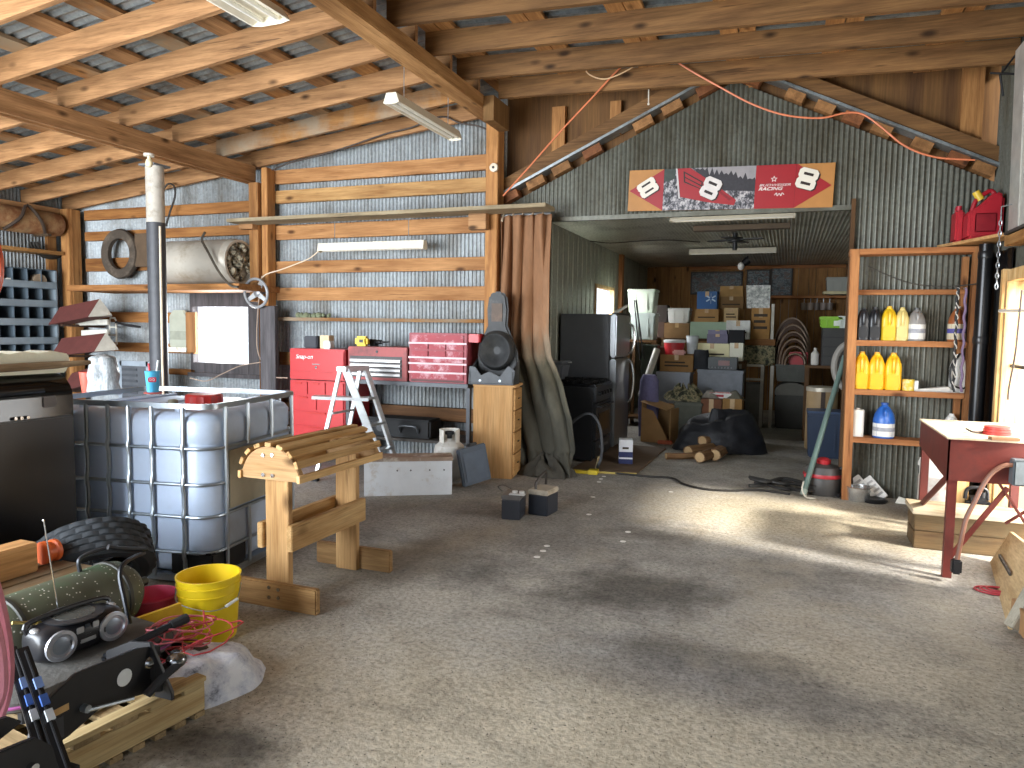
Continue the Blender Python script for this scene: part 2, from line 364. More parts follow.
# --- posts, beams, rafters
def pxX(x,Y,y=200): return oY(x,y,Y).x
struct('post_center',B().b(pxX(485.3,7.14),pxX(503,7.30),7.14,7.32,0,3.70),WZ,'square timber post beside the curtain','post',bev=.006)
q0,q1,q2=pxX(249,7.12,220),pxX(259,7.12,330),pxX(268,7.30,220)
struct('post_left',B().prism([(q1,0),(q2,0),(q2,3.22),(q0,3.22),(q0,1.80),(q1,1.80)],7.12,7.30,'y'),WZ,'timber post right of the bright window','post',bev=.006)
struct('post_left_face',B().b(q2+.01,pxX(275.5,7.32,220),7.17,7.32,0,3.40),WZ,'second plank of the timber post right of the bright window','post',bev=.006)
c0,c1,c2=pxX(61,7.12,250),pxX(69,7.12,250),pxX(78,7.30,250)
struct('post_corner',B().b(c0,c1,7.12,7.30,0,3.05),WZ,'timber corner post by the parts bin','post',bev=.006)
struct('post_corner_face',B().b(c1+.01,c2,7.16,7.30,0,3.05),WZ,'plank face of the corner post by the parts bin','post',bev=.006)
struct('corner_board',B().b(-9.50,-9.44,7.02,7.14,0,2.9),WZ,'wide board on the left wall beside the corner post','board')
struct('beam_center',B().b(-3.105,-2.90,-1.2,7.30,3.69,3.815),wood(1,'8a6036','bf9362'),'heavy timber beam running back to the centre post','beam',bev=.008)
b=B().b(-6.222,-6.178,-1.2,7.2,3.225,3.42).b(-6.174,-6.135,-1.2,7.2,3.21,3.42).b(-6.131,-6.09,-1.2,7.2,3.23,3.425)
struct('beam_left',b,WY,'built up plank beam carrying the left rafters','beam',bev=.003)
struct('plate_left',B().b(-9.5,-9.36,-1.2,7.2,2.87,3.06),WY,'wall plate along the top of the left wall','beam')
struct('gusset',B().b(-2.90,-2.79,6.72,7.14,3.56,3.80),wood(2,'6a4c2e','8f6c42',knots=False),'plywood gusset where the centre beam meets its post','gusset')
ORD='first second third fourth fifth sixth seventh eighth ninth tenth eleventh twelfth'.split()
LR=[7.26,6.68,6.05,5.40,4.76,4.13,3.5,2.87,2.2,1.5,.8,.1]
for i,Y in enumerate(LR):
    b=B(); h=.19; a,c=-6.19,-2.93 if i else -3.1
    b.hull8([(a,Y-.022,rl(a)),(c,Y-.022,rl(c)),(c,Y+.022,rl(c)),(a,Y+.022,rl(a)),(a,Y-.022,rl(a)+h),(c,Y-.022,rl(c)+h),(c,Y+.022,rl(c)+h),(a,Y+.022,rl(a)+h)])
    struct('rafter',b,WX if i!=1 else WXd,f'{ORD[i]} rafter from the back wall between the two long beams','rafter')
    b=B(); a,c=-9.5,-6.12; Z=rl; Y+=.05
    b.hull8([(a,Y-.022,Z(a)),(c,Y-.022,Z(c)),(c,Y+.022,Z(c)),(a,Y+.022,Z(a)),(a,Y-.022,Z(a)+h),(c,Y-.022,Z(c)+h),(c,Y+.022,Z(c)+h),(a,Y+.022,Z(a)+h)])
    struct('rafter',b,WX,f'{ORD[i]} rafter from the back wall over the parts bin side','rafter')
JR=[6.86,6.25,5.63,5.0,4.37,3.7,3.05,2.4,1.7,1.0,.3]
for i,Y in enumerate(JR):
    b=B(); a,c=(-2.96 if i else -2.79),1.60; h=.19
    b.hull8([(a,Y-.024,rr(a)),(c,Y-.024,rr(c)),(c,Y+.024,rr(c)),(a,Y+.024,rr(a)),(a,Y-.024,rr(a)+h),(c,Y-.024,rr(c)+h),(c,Y+.024,rr(c)+h),(a,Y+.024,rr(a)+h)])
    struct('joist',b,WJ,f'{ORD[i]} joist from the gable over the right side','joist')
k=0; x=-9.35
while x<-3.0:
    z=rl(x+.09)+.192; s=.112
    b=B().hull8([(x,-1.2,z-.09*s),(x+.19,-1.2,z+.10*s),(x+.19,7.44,z+.10*s),(x,7.44,z-.09*s),(x,-1.2,z+.03-.09*s),(x+.19,-1.2,z+.03+.10*s),(x+.19,7.44,z+.03+.10*s),(x,7.44,z+.03-.09*s)])
    struct('purlin',b,wood(1,'7a4e28','c08e58',grey='8a7a64') if k%2 else WY,f'roof board {k+1} across the left rafters counting from the left wall','purlin'); k+=1; x+=.5
k=0; x=-2.95
while x<1.5:
    z=rr(x+.09)+.186
    b=B().b(x,x+.135,-1.2,7.5,z,z+.035).b(x+.145,x+.27,-1.2,7.5,z,z+.035)
    struct('purlin',b,wood(1,'8a5c34','c8955e'),f'pair of roof boards {k+1} across the right joists counting from the centre beam','purlin'); k+=1; x+=.78
b=B(); corr(b,-1.3,7.55,-9.7,-2.9,lambda y,x,o:(x,y,rl(x)+.232+o),per=.09,amp=.011,n=6)
struct('roof_left',b,GALR,'corrugated metal roof over the left rafters','roof')
b=B(); corr(b,-1.3,7.55,-2.98,1.75,lambda y,x,o:(x,y,rr(x)+.235+o),per=.09,amp=.011,n=6)
struct('roof_right',b,GALR,'corrugated metal roof over the right joists','roof')
# --- girts of the back wall
def zy(x,y,Y=7.33): return oY(x,y,Y).z
gl='topmost;second from top;third from top;fourth from top;fifth from top'.split(';')
for i,(t,l) in enumerate(((3.394,3.232),(3.15,2.999),(zy(380,221),zy(380,236)),(2.299,2.153),(1.977,1.823))):
    struct('girt',B().b(-5.92,-3.10,7.33,7.39,l,t),wood(0,'8a5a30','c49260') if i!=1 else wood(0,'946436','d4aa70'),f'{gl[i]} girt board on the wall between the two posts','girt',bev=.004)
struct('girt',B().b(-5.88,-3.10,7.24,7.39,1.575,1.615),WXd,'thin ledge board on the wall above the red tool chests','girt')
struct('girt',B().b(-5.88,-3.10,7.34,7.39,1.03,1.19),WXd,'girt board behind the red tool chests','girt')
struct('girt',B().b(-5.88,-3.10,7.34,7.39,.458,.613),wood(0,'4e3520','7c5a38'),'dark girt board below the tool chest shelf','girt')
struct('girt',B().b(-5.88,-3.10,7.34,7.39,.20,.36),wood(0,'3a2a1c','5e4630'),'lowest dark girt board near the floor','girt')
for i,(t,l) in enumerate(((209,219),(231,240),(258,271),(312,322),(342,351),(366,371.5))):
    x1=-6.22 if i<3 else rect(188,0,188,9,7.33)[0]
    struct('girt',B().b(-9.14,x1,7.33,7.39,zy(110,l),zy(110,t)),wood(0,'7a4c28','ab7844'),f"{['topmost','second','third','fourth','fifth','lowest'][i]} girt board on the wall left of the bright window",'girt',bev=.004)
# --- window of the left bay
DK=wood(2,'3c3a3c','6a6668',knots=False)
def pane_mat():
    t=NT('window_glass'); t.n.remove(t.b); o=t.n['Material Output']
    a=t.add('ShaderNodeBsdfTransparent'); g=t.add('ShaderNodeBsdfGlossy'); g.inputs['Roughness'].default_value=.05; m=t.add('ShaderNodeMixShader'); m.inputs[0].default_value=.06
    t.lk(a.outputs[0],m.inputs[1]); t.lk(g.outputs[0],m.inputs[2]); t.lk(m.outputs[0],o.inputs[0]); return t.m
GLASS=pane_mat()
fx0,fx1,fz0,fz1=rect(190,290,262,376,7.33)
W1=thing('window_1','bright window in a dark weathered frame on the back wall','window',((wx0+wx1)/2,7.38,wz0)); W1['kind']='structure'
ox,oz=(wx0+wx1)/2,wz0
b=B().b(fx0-ox,wx0-ox,-.05,.05,fz0-oz,fz1-oz).b(wx1-ox,fx1-ox,-.05,.05,fz0-oz,fz1-oz).b(wx0-ox,wx1-ox,-.05,.05,wz1-oz,fz1-oz).b(wx0-ox,wx1-ox,-.05,.05,fz0-oz,0)
b.build('window_frame',DK,W1,bev=.004); B().b(wx0-ox,wx1-ox,.03,.034,0,wz1-oz).build('pane',GLASS,W1)
B().b(fx0-ox-.02,fx1-ox+.02,-.09,-.03,fz0-oz-.02,fz0-oz+.03).build('window_sill',DK,W1,bev=.004)
# small window of the rear room
W2=thing('window_2','small bright window above the refrigerator in the rear room','window',(LX,(by0+by1)/2,bz0)); W2['kind']='structure'
h=(by1-by0)/2; b=B().b(-.06,.02,-h-.05,-h,-.05,bz1-bz0+.05).b(-.06,.02,h,h+.05,-.05,bz1-bz0+.05).b(-.06,.02,-h,h,bz1-bz0,bz1-bz0+.05).b(-.06,.02,-h,h,-.05,0)
b.build('window_frame',wood(2,'a07c4c','d8b888'),W2); B().b(-.03,-.026,-h,h,0,bz1-bz0).build('pane',GLASS,W2)
# right window
W3=thing('window_3','daylit window in bare timber framing on the right wall','window',(RX,(ry0+ry1)/2,rz0)); W3['kind']='structure'
h=(ry1-ry0)/2; H3=rz1-rz0; LT=wood(2,'c09050','efd09a')
B().b(-.10,.03,h-.02,h+.035,-.05,H3+.1).b(-.10,.03,h-.16,h-.1,-.05,H3).b(-.10,.03,-h-.04,-h,-.05,H3+.1).build('window_frame',LT,W3,bev=.003)
B().b(-.08,.03,-h,h,H3,H3+.09).b(-.12,.03,-h,h,-.05,0).build('window_sill',LT,W3,bev=.003)
B().b(-.02,-.016,-h,h,0,H3).build('pane',GLASS,W3)
for i in range(2): B().b(-.05,-.02,-h,h,H3*(.33+.33*i)-.012,H3*(.33+.33*i)+.012).build('bar',M('55504a',.5),W3)
# ================================================================ LIGHT
wd=bpy.data.worlds.new('sky'); bpy.context.scene.world=wd; wd.use_nodes=True
bg=wd.node_tree.nodes['Background']; bg.inputs[0].default_value=(.78,.88,1,1); bg.inputs[1].default_value=SKY
def lamp(name,ty,loc,energy,col=(1,1,1),to=None,**k):
    l=bpy.data.lights.new(name,ty); l.energy=energy; l.color=col
    for a,v in k.items(): setattr(l,a,v)
    o=bpy.data.objects.new(name,l); C.objects.link(o); o.location=loc
    if to is not None: o.rotation_euler=(V(to)-V(loc)).to_track_quat('-Z','Y').to_euler()
    return o
lamp('sun','SUN',(6,-8,9),SUN,(1,.94,.84),(6-.76,-8+.26,9-.58),angle=math.radians(8))
lamp('daylight_open_bay','AREA',(-6.0,-1.25,1.65),BAY,(.86,.93,1),(-4.6,5,1.1),shape='RECTANGLE',size=5.8,size_y=3.1)
lamp('daylight_right_window','AREA',(RX+.06,(ry0+ry1)/2,(rz0+rz1)/2),RWIN,(1,.97,.92),(-2,(ry0+ry1)/2+.8,.0),shape='RECTANGLE',size=1.8,size_y=1.8)
lamp('daylight_back_window','AREA',((wx0+wx1)/2,7.47,(wz0+wz1)/2),BWIN,(.95,.98,1),((wx0+wx1)/2,0,.6),shape='RECTANGLE',size=.75,size_y=.75)
lamp('daylight_rear_window','AREA',(LX-.06,(by0+by1)/2,(bz0+bz1)/2),SWIN,(.97,.98,1),(0,(by0+by1)/2+.6,.6),shape='RECTANGLE',size=.9,size_y=.5)
cam=bpy.data.cameras.new('camera'); co_=bpy.data.objects.new('camera',cam); C.objects.link(co_)
cam.sensor_fit='HORIZONTAL'; cam.sensor_width=36; cam.lens=F/1024*36; cam.clip_start=.05
co_.matrix_world=Matrix(((RT.x,UP.x,-fw.x,0),(RT.y,UP.y,-fw.y,0),(RT.z,UP.z,-fw.z,CH),(0,0,0,1)))
S=bpy.context.scene; S.camera=co_
S.view_settings.view_transform='Standard'; S.view_settings.look='None'; S.view_settings.gamma=1; S.view_settings.use_curve_mapping=False
S.view_settings.exposure=EXPO
S.cycles.max_bounces=8; S.cycles.diffuse_bounces=6
# ================================================================ NEAR LEFT
STEEL=M('b9c0c6',.35,.8,.1); ZINC=M('a9b2ba',.35,.85,.12); BLK=M('17171a',.45,var=.25); BLKG=M('0c0c0e',.12,var=.2,sc=4); RUB=M('26272a',.8,var=.2); CHR=M('d0d2d4',.12,1,.05)
GRY=M('6d7074',.6); RED=M('b3202a',.35,.1,.12); WHT=M('e4e6e6',.5,var=.06); YEL=M('e8c81e',.4,var=.06); ORG=M('d8622c',.5)
BW=wood(0,'a07848','d8b080',.9,knots=True); BWy=wood(1,'b0824a','e0bc86',.9); BWz=wood(2,'a07646','d6ac76',.9)
# ---- bulk liquid tote
T=thing('liquid_tote','caged translucent white bulk liquid tote with a red cap','tank',(-3.717,3.606,0),math.radians(8.5))
L,W=1.17,.97
def ibc(u,v):
    pass
b=B(); R=[]
for z,ins in((.055,.05),(.075,.015),(.12,0),(.80,0),(.82,.008),(.84,0),(.95,0),(.985,.02),(1.005,.06),(1.01,.12)):
    R.append([b.v((x,y,z)) for x,y in rrect(L-2*ins,W-2*ins,.13-min(ins,.1)*.4,6)])
b.skin(R); tank=b.build('tank',M('bccbe2',.35,0,.04,sc=2.5,dirt='aebccf',dsc=1.2,dth=.5),T,ang=50)
b=B()
for x,r in((-.33,.035),(.0,.035),(.33,.035)): b.b(x-.02,x+.02,-.42,.42,1.005,1.02)
b.build('tank_rib',M('bccbe2',.4,0,.05),tank)
lx,ly=.30,-.13
B().at((lx,ly,0)).lathe([(.115,1.0),(.115,1.03),(.10,1.03)],20).build('neck',M('c4cfdb',.4),tank)
b=B().at((lx,ly,0)); R=[]
for z,k in((1.03,0),(1.075,0),(1.085,.012)):
    R.append([b.v(((.105-k+.006*(i%2))*math.cos(2*PI*i/32),(.105-k+.006*(i%2))*math.sin(2*PI*i/32),z)) for i in range(32)])
b.skin(R); tag(b.build('cap',M('a8241f',.4),T),'red screw cap',None)
B().at((lx-.2,ly-.03,0)).lathe([(.03,1.005),(.03,1.04),(.02,1.045)],14).build('vent_cap',M('8d8a76',.5),T)
zr=(.80,.59,.40,.19)
for z in zr: 
    b=B(); b.tube([(x,y,z) for x,y in rrect(L+.025,W+.025,.13,6)],.0105,8,closed=True); b.build('cage_ring',ZINC,T)
b=B(); P=rrect(L+.03,W+.03,.09,5)
b.skin([[b.v((x*s,y*s2,z)) for x,y in P] for s,s2,z in((1,1,1.03),(1,1,1.062),(.955,.948,1.062),(.955,.948,1.03))],closed=True); b.build('top_frame',ZINC,T,bev=.004)
b=B(); b.skin([[b.v((x*s,y*s2,z)) for x,y in P] for s,s2,z in((1,1,.022),(1,1,.055),(.9,.9,.055),(.9,.9,.022))],closed=True)
b.b(-L/2,L/2,-.06,.06,.025,.05).build('base_frame',ZINC,T)
for x,y in((-.5,-.4),(0,-.4),(.5,-.4),(-.5,.4),(0,.4),(.5,.4),(.5,0)): B().b(x-.06,x+.06,y-.05,y+.05,.002,.03).build('foot',STEEL,T,bev=.006)
B().b(-.58,.58,-.46,-.38,0,.014).b(-.58,.58,.38,.46,0,.014).b(.5,.58,-.38,.38,0,.014).build('skid',STEEL,T)
e=.0165
for x in(-.46,-.36,-.23,-.08,.06,.215,.42):
    b=B(); pts=[]
    for k in range(41):
        z=.04+1.0*k/40; d=min(abs(z-q) for q in zr); pts.append((x,-W/2-e-(.006 if d<.03 else -.002),z))
    b.tube(pts,.0125,8); b.build('cage_bar',ZINC,T)
for y in(-.36,-.13,.14,.40):
    for z0,z1 in(((.04,.41),(.79,1.04)) if y in(-.13,.14) else((.04,1.04),)):
        B().tube([(L/2+e,y,z0),(L/2+e+.004,y,(z0+z1)/2),(L/2+e,y,z1)],.0125,8).build('cage_bar',ZINC,T)
for x in(-.4,-.1,.2,.45): B().tube([(x,W/2+e,.04),(x,W/2+e,1.04)],.0125,8).build('cage_bar',ZINC,T)
B().b(L/2+.018,L/2+.024,-.335,.40,.425,.775).build('label_plate',M('b9b29c',.45,.5,.1,dirt='9a927c'),T)
B().b(L/2-.27,L/2+.006,-W/2-.007,-W/2+.34,.055,.19).build('corner_guard',BLK,T,bev=.01)
b=B(); b.at((-.43,-W/2-.004,.66),rx=PI/2).lathe([(.055,-.01),(.055,.012),(.042,.016),(.042,.008),(.02,.008),(.02,.02),(.001,.02)],20); b.build('gauge',M('8a8f95',.4),T)
# ---- things on the tote (top at about 1.02)
c=fl(153,392,1.065)
T=thing('drink_cup','blue paper drink cup with two straws on the tote','cup',c)
B().lathe([(.036,0),(.047,.135),(.049,.14),(.046,.14)],24).build('cup',M('4fb4dd',.4,var=.08),T)
b=B(); b.at((0,0,.085)); 
for i in range(13):
    a=-PI*.85+i*.09
b.prism([(-.022,-.016),(.022,-.016),(.026,0),(.022,.016),(-.022,.016),(-.026,0)],-.046,-.044); b.build('logo_patch',M('c8304a',.4),T); T.rotation_euler.z=.75
text('logo_letters','DQ',.02,WHT,T,(0,-.0468,.085))
B().lathe([(.047,.136),(.047,.139)],24).build('drink',M('7a3a3a',.3),T)
B().cyl((-.012,.0,.08),(-.022,0,.19),.006,n=8).build('straw',M('c8303a',.4),T)
B().cyl((.015,.0,.08),(.035,0,.21),.006,n=8).build('straw',M('dfe8e4',.4),T)
one('coaster','red plastic lid under the blue drink cup','lid',B().lathe([(.055,0),(.058,.006),(.052,.009)],22),M('d4665a',.5),c-V((0,0,.0095)))
c=fl(104,394.5,1.02)
def bag(u,v):
    a=2*PI*u; s=1+.05*noise.noise(V((math.cos(a)*2,math.sin(a)*2,v*5)))*2
    w=.118*(1-.22*v) if v<.93 else .118*(1-.22*v)*max(.02,(1-v)/.07)**.5
    return(w*math.cos(a)*s,.075*math.sin(a)*s*(1 if v<.93 else max(.02,(1-v)/.07)**.5),.29*v)
def plastic():
    t=NT('clear_plastic'); n=t.noise(t.coord((6,6,2.2)),4,8,.75); c_=t.ramp(n,[(.35,'6f7476'),(.5,'a9aeb0'),(.62,'d4d8da')]); t.lk(c_,t.b.inputs['Base Color'])
    t.b.inputs['Roughness'].default_value=.22; t.bump(n,.9,.03); return t.m
T=thing('wrapped_bundle','clear plastic wrapped bundle standing upright on the tote','package',c,.7); T.scale=(.9,.9,.96)
B().grid(bag,28,22,wrap=True).build('plastic_wrap',plastic(),T,ang=80,jit=.006); B().taper(.17,.1,.13,.08,.003,.26).build('contents',M('b4b4ae',.6),T,bev=.02)
# ---- sawhorse style saddle rack
T=thing('saddle_rack','new pine saddle rack with a rounded slatted top','rack',(-2.52,3.1,0))
ox,oy=-2.52,3.1
def endcap(y):
    P=[]
    for i in range(9):
        a=PI*(1-i/8); P.append((-.018+.18*math.cos(a)*(1),.73+.150*math.sin(a)))
    return [(-.205,.70),(.17,.70)][::-1]+[(-.205,.735)]+P[1:-1]+[(.17,.735)]
for y0 in(-.02,.735):
    o=B().prism(endcap(0),y0,y0+.04,'y').build('end_cap',BW,T,bev=.004)
    if y0<0:
        for x,z in((-.06,.83),(.0,.835),(-.06,.725),(.0,.725)): B().cyl((x,y0-.006,z),(x,y0+.002,z),.011,n=10).build('bolt',CHR,o)
for x0,y0 in((-.275,-.02),(-.262,.71)):
    o=B().b(x0,x0+.545,y0,y0+.04,0,.14).build('foot',wood(0,'83603c','bc9664'),T,bev=.008)
    if y0<0:
        for x,z in((-.03,.06),(.03,.065),(-.03,.115),(.03,.11)): B().cyl((x,y0-.006,z),(x,y0+.002,z),.01,n=10).build('bolt',CHR,o)
for y0 in(.022,.672): B().b(-.085,.065,y0,y0+.038,0.001,.735).build('post',BWz,T,bev=.003)
for x0 in(-.125,.067): B().b(x0,x0+.038,-.0,.72,.315,.455).build('stringer',BWy,T,bev=.004)
for i in range(9):
    a=PI*(i/8); q=V((-.018+.191*math.cos(a),0,.73+.161*math.sin(a))); n=V((math.cos(a),0,math.sin(a)))
    if i in(0,8): q.z-=.012
    t_=V((-n.z,0,n.x)); P=[]
    for y in(-.035,.79):
        for s1,s2 in((-1,-1),(1,-1),(1,1),(-1,1)): p=q+t_*(.020*s1)+n*(.0105*s2); P.append((p.x,y,p.z))
    B().hull8(P).build('slat',BWy,T,bev=.002)
# ---- tall black appliance by the left edge
T=thing('black_appliance','tall glossy black steel appliance cabinet beside the caged tote','appliance',(-3.95,2.315,0))
b=B(); b.prism([(-.35,0),(.32,0),(.32,1.12)]+[(.32-.14*(1-math.cos(a*PI/12)),1.12+.12*math.sin(a*PI/12)) for a in range(1,7)]+[(-.35,1.24)],-.5,.5,'y'); b.build('body',BLKG,T,bev=.004)
B().b(.318,.335,-.48,.49,.03,1.02).build('door',M('0d0d0f',.28,var=.2),T,bev=.008)
B().tube([(.335,-.4,1.165),(.365,-.38,1.165),(.365,.30,1.165),(.31,.33,1.165)],.012,8).build('handle',M('18181a',.2),T)
B().b(.3,.327,.32,.40,1.07,1.13).build('latch',M('3a3432',.3,.4),T,bev=.006)
B().b(.325,.3375,-.12,.10,.32,.40).build('badge',M('2c2c30',.4),T)
for y in(.17,.2,.235): B().cyl((.32,y,1.03),(.338,y,1.03),.009,n=10).build('rivet',CHR,T)
# white foam and stick on it
b=B(); top=[(1.285+.012*abs(math.sin(y*13))) for y in[0]]
P=[(-.46,1.243),(.58,1.243),(.61,1.30),(.60,1.345)]+[(.58-.075*i,1.352+.012*(i%2)) for i in range(1,15)]
one('foam_slab','ragged cream foam slab lying on the black appliance','foam',B().prism(P,-.08,.10,'x'),M('f2f1dc',.8,var=.05,bump=.3),(-3.80,2.25,0),bev=.006)
b=B().tube([(-3.66,1.7,1.27),(-3.66,2.2,1.28),(-3.66,2.75,1.29),(-3.60,2.90,1.30)],.02,8,radii=[.02,.022,.02,.012])
one('wooden_stick','bare grey wooden stick lying in front of the foam slab','stick',b,wood(1,'6a5440','a08a6c'))
c=V((-3.92,2.88,1.01))
T=thing('plastic_pitcher','dull red plastic pitcher on the tote beside the black appliance','pitcher',V(fl(73,396,1.012))+V((.03,.10,0))); T.scale=(.8,.8,.8)
B().lathe([(.045,0),(.055,.02),(.075,.20),(.08,.205),(.072,.205),(.05,.03)],16).build('body',M('b84a38',.5),T)
B().tube([(.07,0,.17),(.13,0,.15),(.13,0,.07),(.06,0,.05)],.01,7).build('handle',M('b84a38',.5),T)
# ---- low plank platform with block, roll and tyre
T=thing('plank_platform','low platform of rough planks in front of the black appliance','platform',(-3.13,2.13,.077)); T.scale=(.94,.94,1)
for i in range(3): B().b(-.20+.135*i,-.075+.135*i,-.75,.28,.27,.31).build('plank',wood(1,'5e4a34','9a7d58',grey='8a7d6a'),T,bev=.004)
for y in(-.55,.0,.2): B().b(-.2,.2,y-.05,y+.05,-.077,.27).build('sleeper',wood(0,'4a3626','74583c'),T,bev=.004)
B().bar((.215,-.75,.245),(.215,.28,.245),.025,.06).build('edge_rail',M('8f8a80',.5,.6),T)
one('timber_block','squared offcut of pale timber lying on the plank platform','block',B().b(-.055,.055,-.42,.17,0,.135),wood(1,'b07a42','e0b07a'),(-3.20,2.07,.388),bev=.005)
T=thing('orange_roll','orange plastic reel at the end of the pale timber block','reel',(-3.21,2.33,.388)); T.scale=(.72,.72,.72)
b=B().at((0,-.04,.075),rx=-PI/2).lathe([(.03,0),(.072,0),(.075,.008),(.075,.03),(.06,.04),(.06,.07),(.072,.08),(.072,.1),(.03,.1)],22); b.build('drum',M('d8642e',.45),T)
def tyre(T,R,w,rim=.6,tm=None):
    b=B(); n=72; prof=[(R*rim,-w*.36),(R*.70,-w*.48),(R*.86,-w*.5),(R*.95,-w*.44)]
    tr=[]
    k=5
    for i in range(k):
        a0=-w*.42+w*.84*i/k; a1=-w*.42+w*.84*(i+1)/k
        tr+=[(R*.965,a0+.002),(R,a0+.006),(R,a1-.006),(R*.965,a1-.002)]
    pr=prof+tr+[(r,-z) for r,z in prof[::-1]]
    Rg=[]
    for i in range(n):
        a=2*PI*i/n; row=[]
        for j,(r,z) in enumerate(pr):
            rr_=r-(R*.03 if(r>=R*.999 and((i+j//4)%3==0)) else 0)
            row.append(b.v((rr_*math.cos(a),rr_*math.sin(a),z)))
        Rg.append(row)
    for i in range(n):
        for j in range(len(pr)-1): b.f([Rg[i][j],Rg[(i+1)%n][j],Rg[(i+1)%n][j+1],Rg[i][j+1]])
    b.build('casing',tm or M('33373b',.75,var=.15),T,ang=30)
c=V((-3.02,2.78,.30))
ax=V((.62,-.36,-.70)).normalized(); q=V((0,0,1)).rotation_difference(ax).to_euler()
T=thing('truck_tyre','worn black tyre leaning against the caged tote','tyre',(-3.30,2.64,.29)); T.rotation_euler=q
tyre(T,.285,.21)
for k in range(5):
    a=-.55+.12*k; B().at(((.235*math.cos(a)),.235*math.sin(a),.106),rz=a).b(-.016,.016,-.012,.012,-.004,.001).build('sidewall_mark',M('8d8f88',.7),T)
# ---- green gas cylinder
T=thing('gas_cylinder','old paint flecked green brown gas cylinder lying behind the radio','cylinder',(-2.84,2.15,.285))
def flecks():
    t=NT('flecked_green'); co=t.coord(); n=t.noise(co,2.2,5,.6); c=t.ramp(n,[(.35,'4a473c'),(.52,'565a48'),(.66,'4d6b4c')])
    v=t.add('ShaderNodeTexVoronoi'); v.inputs['Scale'].default_value=48; t.lk(co,v.inputs['Vector'])
    m=t.noise(co,3,3,.5); mm=t.add('ShaderNodeMath',operation='MULTIPLY'); t.lk(t.ramp(v.outputs['Distance'],[(.12,(1,1,1,1)),(.2,(0,0,0,1))]),mm.inputs[0]); t.lk(t.ramp(m,[(.45,(0,0,0,1)),(.55,(1,1,1,1))]),mm.inputs[1])
    c=t.mix(mm.outputs[0],c,'d8d8cc'); t.lk(c,t.b.inputs['Base Color']); t.b.inputs['Roughness'].default_value=.6; return t.m
b=B().at((0,0,0),rx=-PI/2).lathe([(.03,-.40),(.10,-.385),(.14,-.34),(.148,-.28),(.148,.20),(.14,.25),(.10,.30),(.04,.32)],28); b.build('body',flecks(),T)
for y in(.19,-.28): b=B().at((0,y,0),rx=-PI/2).lathe([(.146,-.012),(.154,-.008),(.154,.008),(.146,.012)],28,cap=False); b.build('band',M('3a3a34',.6),T)
B().at((0,.31,0),rx=-PI/2).lathe([(.035,0),(.035,.05),(.022,.055),(.022,.085)],14).build('valve',M('4a4a40',.5,.4),T)
B().b(-.12,-.08,-.3,.2,-.146,-.09).b(.08,.12,-.3,.2,-.146,-.09).build('cradle',wood(1,'4a3626','74583c'),T)
# ---- bent tube frame
T=thing('tube_frame','black bent steel tube frame standing by the tyre and radio','frame',(-2.62,2.34,0))
o=V((-2.62,2.34,0)); w2=lambda x,y,X:oX(x,y,X)-o
B().tube(smooth([w2(80,572,-2.85),w2(79,560,-2.85),w2(90,553,-2.85),w2(108,548,-2.83),w2(118,547,-2.8)],5),.009,8).build('hook',M('4a4c50',.4,.6),T)
B().tube(smooth([w2(108,547,-2.8),w2(125,549,-2.78),w2(146,549,-2.76)],4),.012,8).build('grip',BLK,T)
B().tube(smooth([w2(144,553,-2.76),w2(132,558,-2.7),w2(122,566,-2.66),w2(120,578,-2.64),w2(124,598,-2.6),w2(130,625,-2.55),w2(134,642,-2.5)],6),.010,8).build('upright',M('2a2c30',.35,.6),T)
p=w2(134,642,-2.5); B().tube([p,(p.x,p.y,.01)],.010,8).build('leg',M('2a2c30',.35,.6),T)
p=w2(80,572,-2.85); B().tube([p,(p.x-.02,p.y+.02,.01)],.010,8).build('leg',M('2a2c30',.35,.6),T)
T=thing('lever_bar','black steel lever bar with a rubber grip across the red wires','bar',oX(105,657,-2.36))
o=T.location.copy(); q=oX(187,618,-2.30)-o
B().tube([(0,0,0),q*.8],.015,10).build('shaft',M('2e3034',.3,.6),T); B().tube([q*.78,q],.02,10).build('grip',RUB,T)
B().tube([(0,0,0),(.01,.01,-o.z*.85)],.013,8).build('foot',M('2e3034',.3,.6),T)
# ---- buckets
T=thing('yellow_bucket','open yellow plastic bucket with a wire handle','bucket',(-2.59,2.69,0)); T.scale=(.96,.96,.83)
B().lathe([(.128,0),(.131,.01),(.147,.27),(.152,.272),(.152,.28),(.148,.281),(.149,.32),(.155,.322),(.155,.33),(.150,.331),(.152,.362),(.157,.364),(.157,.372),(.148,.372),(.125,.02),(.001,.02)],40).build('body',YEL,T)
a=-.9; s=V((math.cos(a),math.sin(a),0)); t_=V((-s.y,s.x,0))
B().tube(smooth([t_*-.155+V((0,0,.30)),t_*-.13+s*.09+V((0,0,.245)),s*.165+t_*.02+V((0,0,.215)),t_*.13+s*.10+V((0,0,.235)),t_*.155+V((0,0,.30))],6),.003,6).build('handle',STEEL,T)
B().tube([t_*.09+s*.135+V((0,0,.222)),t_*.14+s*.085+V((0,0,.24))],.009,8).build('grip',WHT,T)
T=thing('pink_bucket','open pink plastic bucket beside the yellow bucket','bucket',(-2.84,2.58,0)); T.scale=(1,1,.74)
B().lathe([(.085,0),(.115,.27),(.122,.275),(.118,.285),(.112,.27),(.085,.02),(.001,.02)],32).build('body',M('e2527e',.4,var=.06),T)
b=B(); P=oX(122,628,-2.60); 
one('yellow_board','small yellow painted board between the radio and the pink bucket','board',B().bar((-2.66,2.27,.175),(-2.56,2.49,.20),.02,.08),M('d8a92a',.5))
